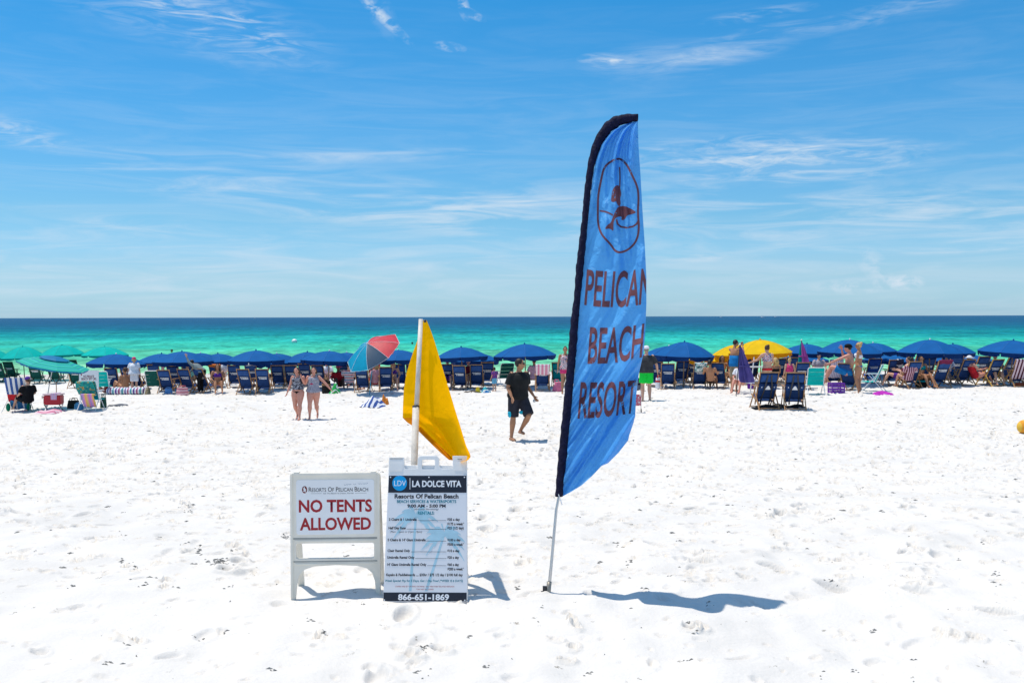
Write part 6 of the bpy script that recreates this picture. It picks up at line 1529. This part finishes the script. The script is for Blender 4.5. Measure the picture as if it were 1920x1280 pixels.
# purple crate
b = foot(1568, 738); s = thing('crate', b, 'purple plastic crate on the sand below the lilac towel chair', 'crate', None, R(6)); PC = mat('purple_crate_plastic', (.16, .02, .36), .45, .08)
MB().box((0, 0, .02), (.40, .30, .02)).obj('base', PC, s)
for sy in (-1, 1):
    for k in range(4): MB().box((0, sy * .15, .06 + k * .09), (.42, .015, .055)).obj('side_slat', PC, s)
for sx in (-1, 1):
    for k in range(4): MB().box((sx * .20, 0, .06 + k * .09), (.015, .29, .055)).obj('end_slat', PC, s)
    for sy in (-1, 1): MB().box((sx * .205, sy * .155, .18), (.03, .03, .36)).obj('corner_post', PC, s)
# chair with tropical towel
b = foot(170, 768)
chair(170, 769, 'chair draped with a tropical print towel, in front of the notice board', 'tube', TEALC, WHITEM, 0, 1.05, None)
towel(170, 769, 'teal tropical flower towel over the chair back in front of the notice board', pattern('tropical_print', [(.0, .16, .17), (.0, .30, .26), (.6, .25, .03), (.02, .22, .10)], 13, thr=(.45, .60, .66)), .50, .88, .27, 0, .2, sc=1.02)
towel(170, 771, 'pink, lilac and yellow striped towel hanging below the tropical one', stripes('candy_stripes', [(.6, .2, .4), (.35, .25, .55), (.65, .25, .45), (.7, .42, .1), (.65, .45, .2)], 'X', 4.2), .14, .56, .20, 0, .05)
bag(194, 765, .20, .18, .34, cl('forest_green_cloth', (.02, .07, .05)), 'dark green bag right of the tropical towel chair')
# purple and white inflatable
b = foot(238, 739); s = thing('inflatable_float', b, 'purple and white swirled inflatable float lying under the leftmost blue umbrella', 'float', None, R(3))
SW = stripes('purple_swirl', [(.10, .03, .26), (.70, .68, .74), (.35, .05, .14), (.70, .70, .74), (.02, .30, .34), (.72, .72, .70)], 'X', 3.1)
for (cx, rx) in ((-.30, .34), (.28, .38)):
    m = MB(); 
    pts = [(cx + rx * math.cos(a), .22 * math.sin(a), .13) for a in np.linspace(0, 2 * PI, 25)]
    m.tube(pts, .12, 10, False); m.obj('ring', SW, s, smooth=True)
m = MB(); m.rings([((.28, 0, .05), (1, 0, 0), (0, 1, 0), .30, .16), ((.28, 0, .17), (1, 0, 0), (0, 1, 0), .28, .14)], 16); m.obj('seat_panel', cl('pale_yellow_vinyl', (.6, .6, .35)), s)
# striped towel heap and orange bag under the tilted umbrella
b = foot(702, 760); HEAP = stripes('blue_white_heap', [(.02, .07, .28), WH], 'X', 5.5)
def heap(b, w, d, h, mt, label, name='towel', cat='towel', yaw=0, seed=1, rot=(0, 0, 0)):
    V = []; F = []; n, m_ = 26, 18; rng = random.Random(seed); ps = [rng.uniform(0, 6) for _ in range(5)]
    for j in range(m_ + 1):
        for i in range(n + 1):
            x = i / n * 2 - 1; y = j / m_ * 2 - 1; r = min(1, math.sqrt(x * x + y * y)); z = h * (1 - r ** 2.2) * (1 + .35 * math.sin(x * 4 + ps[0]) + .2 * math.sin(y * 7 + x * 3 + ps[1])) + .018 * math.sin(x * 15 + ps[2]) * math.sin(y * 12 + ps[3]) - .03 * (r >= 1)
            V.append((x * w / 2 * (1 + .1 * math.sin(y * 4 + ps[4])), y * d / 2, z))
    for j in range(m_):
        for i in range(n): a = j * (n + 1) + i; F.append((a, a + 1, a + n + 2, a + n + 1))
    o = link(name, mesh(name, V, F), mt, smooth=True); o.location = b; o.rotation_euler = (0, 0, R(yaw)); return tag(o, label, cat)
heap(b, .86, .7, .21, HEAP, 'heap of blue and white striped towel under the tilted umbrella', yaw=-30, seed=3)
heap(foot(722, 756), .26, .3, .24, cl('orange_bag_cloth', (.62, .20, .03)), 'orange bag beside the striped towel heap', 'beach_bag', 'bag', seed=5)
heap(foot(628, 738), .42, .35, .28, pattern('green_white_panels', [(.01, .36, .06), (.01, .42, .08), (.72, .75, .72), (.01, .36, .06)], 2.2), 'bright green and white bag right of the walking girls', 'beach_bag', 'bag', seed=8)
heap(foot(911, 735), .34, .3, .14, pattern('blue_white_panels', [(.01, .18, .45), (.01, .35, .40), (.72, .75, .72), (.01, .18, .45)], 3), 'blue and white ball cover beside the yellow bucket', 'beach_toy', 'toy', seed=9)
bag(896, 735, .17, .17, .14, mat('yellow_bucket_plastic', (.70, .52, .01), .4), 'yellow toy bucket in front of the navy chairs', None, 'toy_bucket', 'bucket', -.15)
# small red pushchair beside the flag
b = foot(1195, 773); s = thing('folding_trolley', b, 'small red folding trolley beside the right edge of the feather flag', 'trolley')
for sx in (-1, 1):
    MB().tube([(sx * .10, 0, .02), (sx * .10, .02, .58), (sx * .05, .02, .62)], .010, 6).obj('frame_tube', ALU, s)
    MB().tube([(sx * .10 - .01, -.03, .05), (sx * .10 + .01, -.03, .05)], .05, 10).obj('wheel', DARKM, s)
MB().tube([(-.05, .02, .62), (.05, .02, .62)], .012, 6).obj('handle', DARKM, s)
me = MB().box((0, -.02, .34), (.17, .10, .30)).mesh('bag'); link('bag', me, pattern('red_pink_print', [(.45, .02, .06), (.6, .25, .3), (.45, .02, .06), (.7, .6, .6)], 12), s)
# notice board
D = foot(150, 752).y; b = Vector((P(150, 752, D).x, D, float(ground(P(150, 752, D).x, D)) - .02)); s = thing('notice_board', b, 'white notice board reading NO PRIVATE BEACH SET UPS SOUTH OF THIS SIGN', 'sign')
kx = D / FPX; px = lambda u: (u - 150) * kx; pz_ = lambda v: (752 - v) * kx
for u in (150.5, 185): MB().bar((px(u), 0, -.3), (px(u), 0, pz_(693)), .022, .022).obj('post', WHITEM, s)
bd = MB().box((px(167.5), -.022, (pz_(693) + pz_(725)) / 2), (36 * kx, .018, 32 * kx)).obj('board', PLATE, s)
for (t_, u0, u1, v0, v1) in (('NO PRIVATE', 158, 178, 702, 706.5), ('BEACH SET UPS', 154, 182, 706.8, 711.3), ('SOUTH OF', 159, 177, 711.8, 716), ('THIS SIGN', 160, 177, 716.2, 720.4)):
    flat_text(bd, t_, cl('brown_red_sign_print', (.16, .03, .04)), px(u0), px(u1), pz_(v1), pz_(v0), -.033, bold=.02)
MB().ball((px(154), -.033, pz_(701)), (.022, .002, .03), 10, 6).obj('oval_emblem', REDP, bd)
# white side table near the women
b = foot(1420, 738); s = thing('folding_table', b, 'white folding table in front of the woman in the red patterned top', 'table')
for sx in (-1, 1):
    MB().bar((sx * .16 - .08, 0, -.03), (sx * .16 + .05, 0, 1.20 if sx < 0 else .8), .03, .03).obj('leg', WHITEM, s)
MB().box((.05, 0, .88), (.52, .3, .03)).obj('table_top', WHITEP, s); MB().box((.0, 0, .42), (.40, .26, .025)).obj('shelf', WHITEP, s)
# distant boats and swimmers
def boat(u, D, L_, label):
    b = P(u, 600, D); b.z = WATER; s = thing('boat', b, label, 'boat')
    m = MB(); m.rings([((0, 0, -.2), (1, 0, 0), (0, 1, 0), L_ * .42, L_ * .12), ((0, 0, L_ * .08), (1, 0, 0), (0, 1, 0), L_ * .5, L_ * .15)], 12); m.obj('hull', WHITEM, s)
    MB().box((-L_ * .05, 0, L_ * .16), (L_ * .3, L_ * .2, L_ * .14)).obj('cabin', WHITEP, s)
    MB().tube([(-L_ * .05, 0, L_ * .2), (-L_ * .05, 0, L_ * .42)], L_ * .012, 5).obj('mast', WHITEM, s)
boat(1430, 1500, 11, 'small white boat on the horizon right of the feather flag')
boat(1455, 1900, 12, 'fainter white boat on the horizon, further right of the feather flag')
boat(1352, 1700, 9, 'low white boat on the horizon nearest the feather flag')
boat(793, 900, 4.5, 'small pale boat far out by the tip of the yellow flag')
boat(478, 2200, 9, 'tiny white boat on the horizon in the left half of the photo')
def swimmer(u, v, label, skin=SKINT):
    D = (CAMZ - WATER) * FPX / max(4, (v - 594)); D = P(u, v, 10); d = D - CAM; t = (WATER - CAMZ) / d.z; b = CAM + d * t - Vector((0, 0, .15))
    s = thing('swimmer', b, label, 'person'); h = 1.0
    m = MB(); m.ball((0, 0, .30), (.10, .11, .13), 10, 8); m.tube([(0, 0, -.2), (0, 0, .05), (0, 0, .16), (0, 0, .22)], [.20, .19, .09, .06], 10); m.tube([(-.18, 0, .05), (-.35, .1, -.1)], [.06, .05], 6); m.tube([(.18, 0, .05), (.35, .1, -.1)], [.06, .05], 6)
    me = remesh(m.mesh('body'), .03, 2); me.materials.clear(); link('body', me, skin, s); MB().ball((0, .01, .35), (.11, .12, .11), 10, 6).obj('hair', HAIR['dark'], s)
for (u, v, l_) in ((322, 661, 'swimmer in the sea above the gap left of the large blue umbrella'), (773, 646, 'swimmer in the shallows just left of the yellow flag')):
    swimmer(u, v, l_, SKINT)
o = link('marker_buoy', MB().ball((0, 0, 0), (.35, .35, .3), 10, 6).mesh('marker_buoy'), WHITEP); o.location = (P(552, 641, 122).x, 122, WATER + .1); tag(o, 'white marker buoy in the sea above the walking girls', 'buoy')
# orange ball cut by the right edge
o = link('beach_ball', MB().ball((0, 0, 0), .16, 16, 12).mesh('beach_ball'), stripes('orange_ball_panels', [(.72, .30, .02), (.75, .45, .05)], 'X', 9), smooth=True); o.location = foot(1921, 812) + Vector((0, 0, .14)); tag(o, 'orange and yellow ball on the sand at the right edge', 'ball')
# ------------------------------------------------------------------ weed and shell crumbs on the sand
def crumbs():
    rng = np.random.default_rng(8); V = []; F = []
    def bit(x, y, s):
        z = sandz(x, y); n = len(V); a = rng.uniform(0, 6); e = s * rng.uniform(.25, .6); s = s * rng.uniform(1, 1.9); a = rng.normal() * .5
        for (i, j, k) in ((1, 0, 0), (0, 1, 0), (-1, 0, 0), (0, -1, 0)):
            V.append((x + (i * math.cos(a) - j * math.sin(a)) * (s if i else e), y + (i * math.sin(a) + j * math.cos(a)) * (s if i else e) * .7, z + rng.uniform(-.002, .003)))
        V.append((x, y, z + .004 + s * .3)); V.append((x, y, z - .006))
        for k in range(4): F.append((n + k, n + (k + 1) % 4, n + 4)); F.append((n + (k + 1) % 4, n + k, n + 5))
    for (u, v, w, h_, c) in ((412, 1060, 22, 8, 70), (355, 955, 12, 8, 26), (420, 930, 7, 5, 14), (440, 1032, 10, 5, 16), (372, 1030, 7, 5, 12), (795, 1218, 14, 5, 26), (535, 1006, 12, 6, 16), (605, 1186, 6, 4, 10), (255, 1060, 5, 4, 8), (1487, 901, 3, 2, 6), (1560, 1048, 5, 3, 8), (230, 1046, 6, 4, 6), (1290, 1172, 5, 4, 9), (1180, 1050, 6, 4, 9), (1424, 820, 8, 6, 9), (715, 930, 4, 4, 5)):
        for _ in range(c):
            p = foot(u + rng.normal() * w * .5, v + rng.normal() * h_ * .6); bit(p.x, p.y, rng.uniform(.005, .017))
    for _ in range(620):
        y = 5.5 + 30 * rng.random() ** 1.1; x = (rng.random() * 2 - 1) * (.55 * y + .5)
        for _ in range(rng.integers(1, 6)): bit(x + rng.normal() * .018, y + rng.normal() * .03, rng.uniform(.003, .010) * (1 + y / 10))
    tag(link('weed_crumbs', mesh('weed_crumbs', V, F), mat('dry_weed_and_shell', (.27, .26, .24), .9, .6, 60)), 'dry weed and shell crumbs scattered over the white sand', 'debris', None, 'stuff')
crumbs()
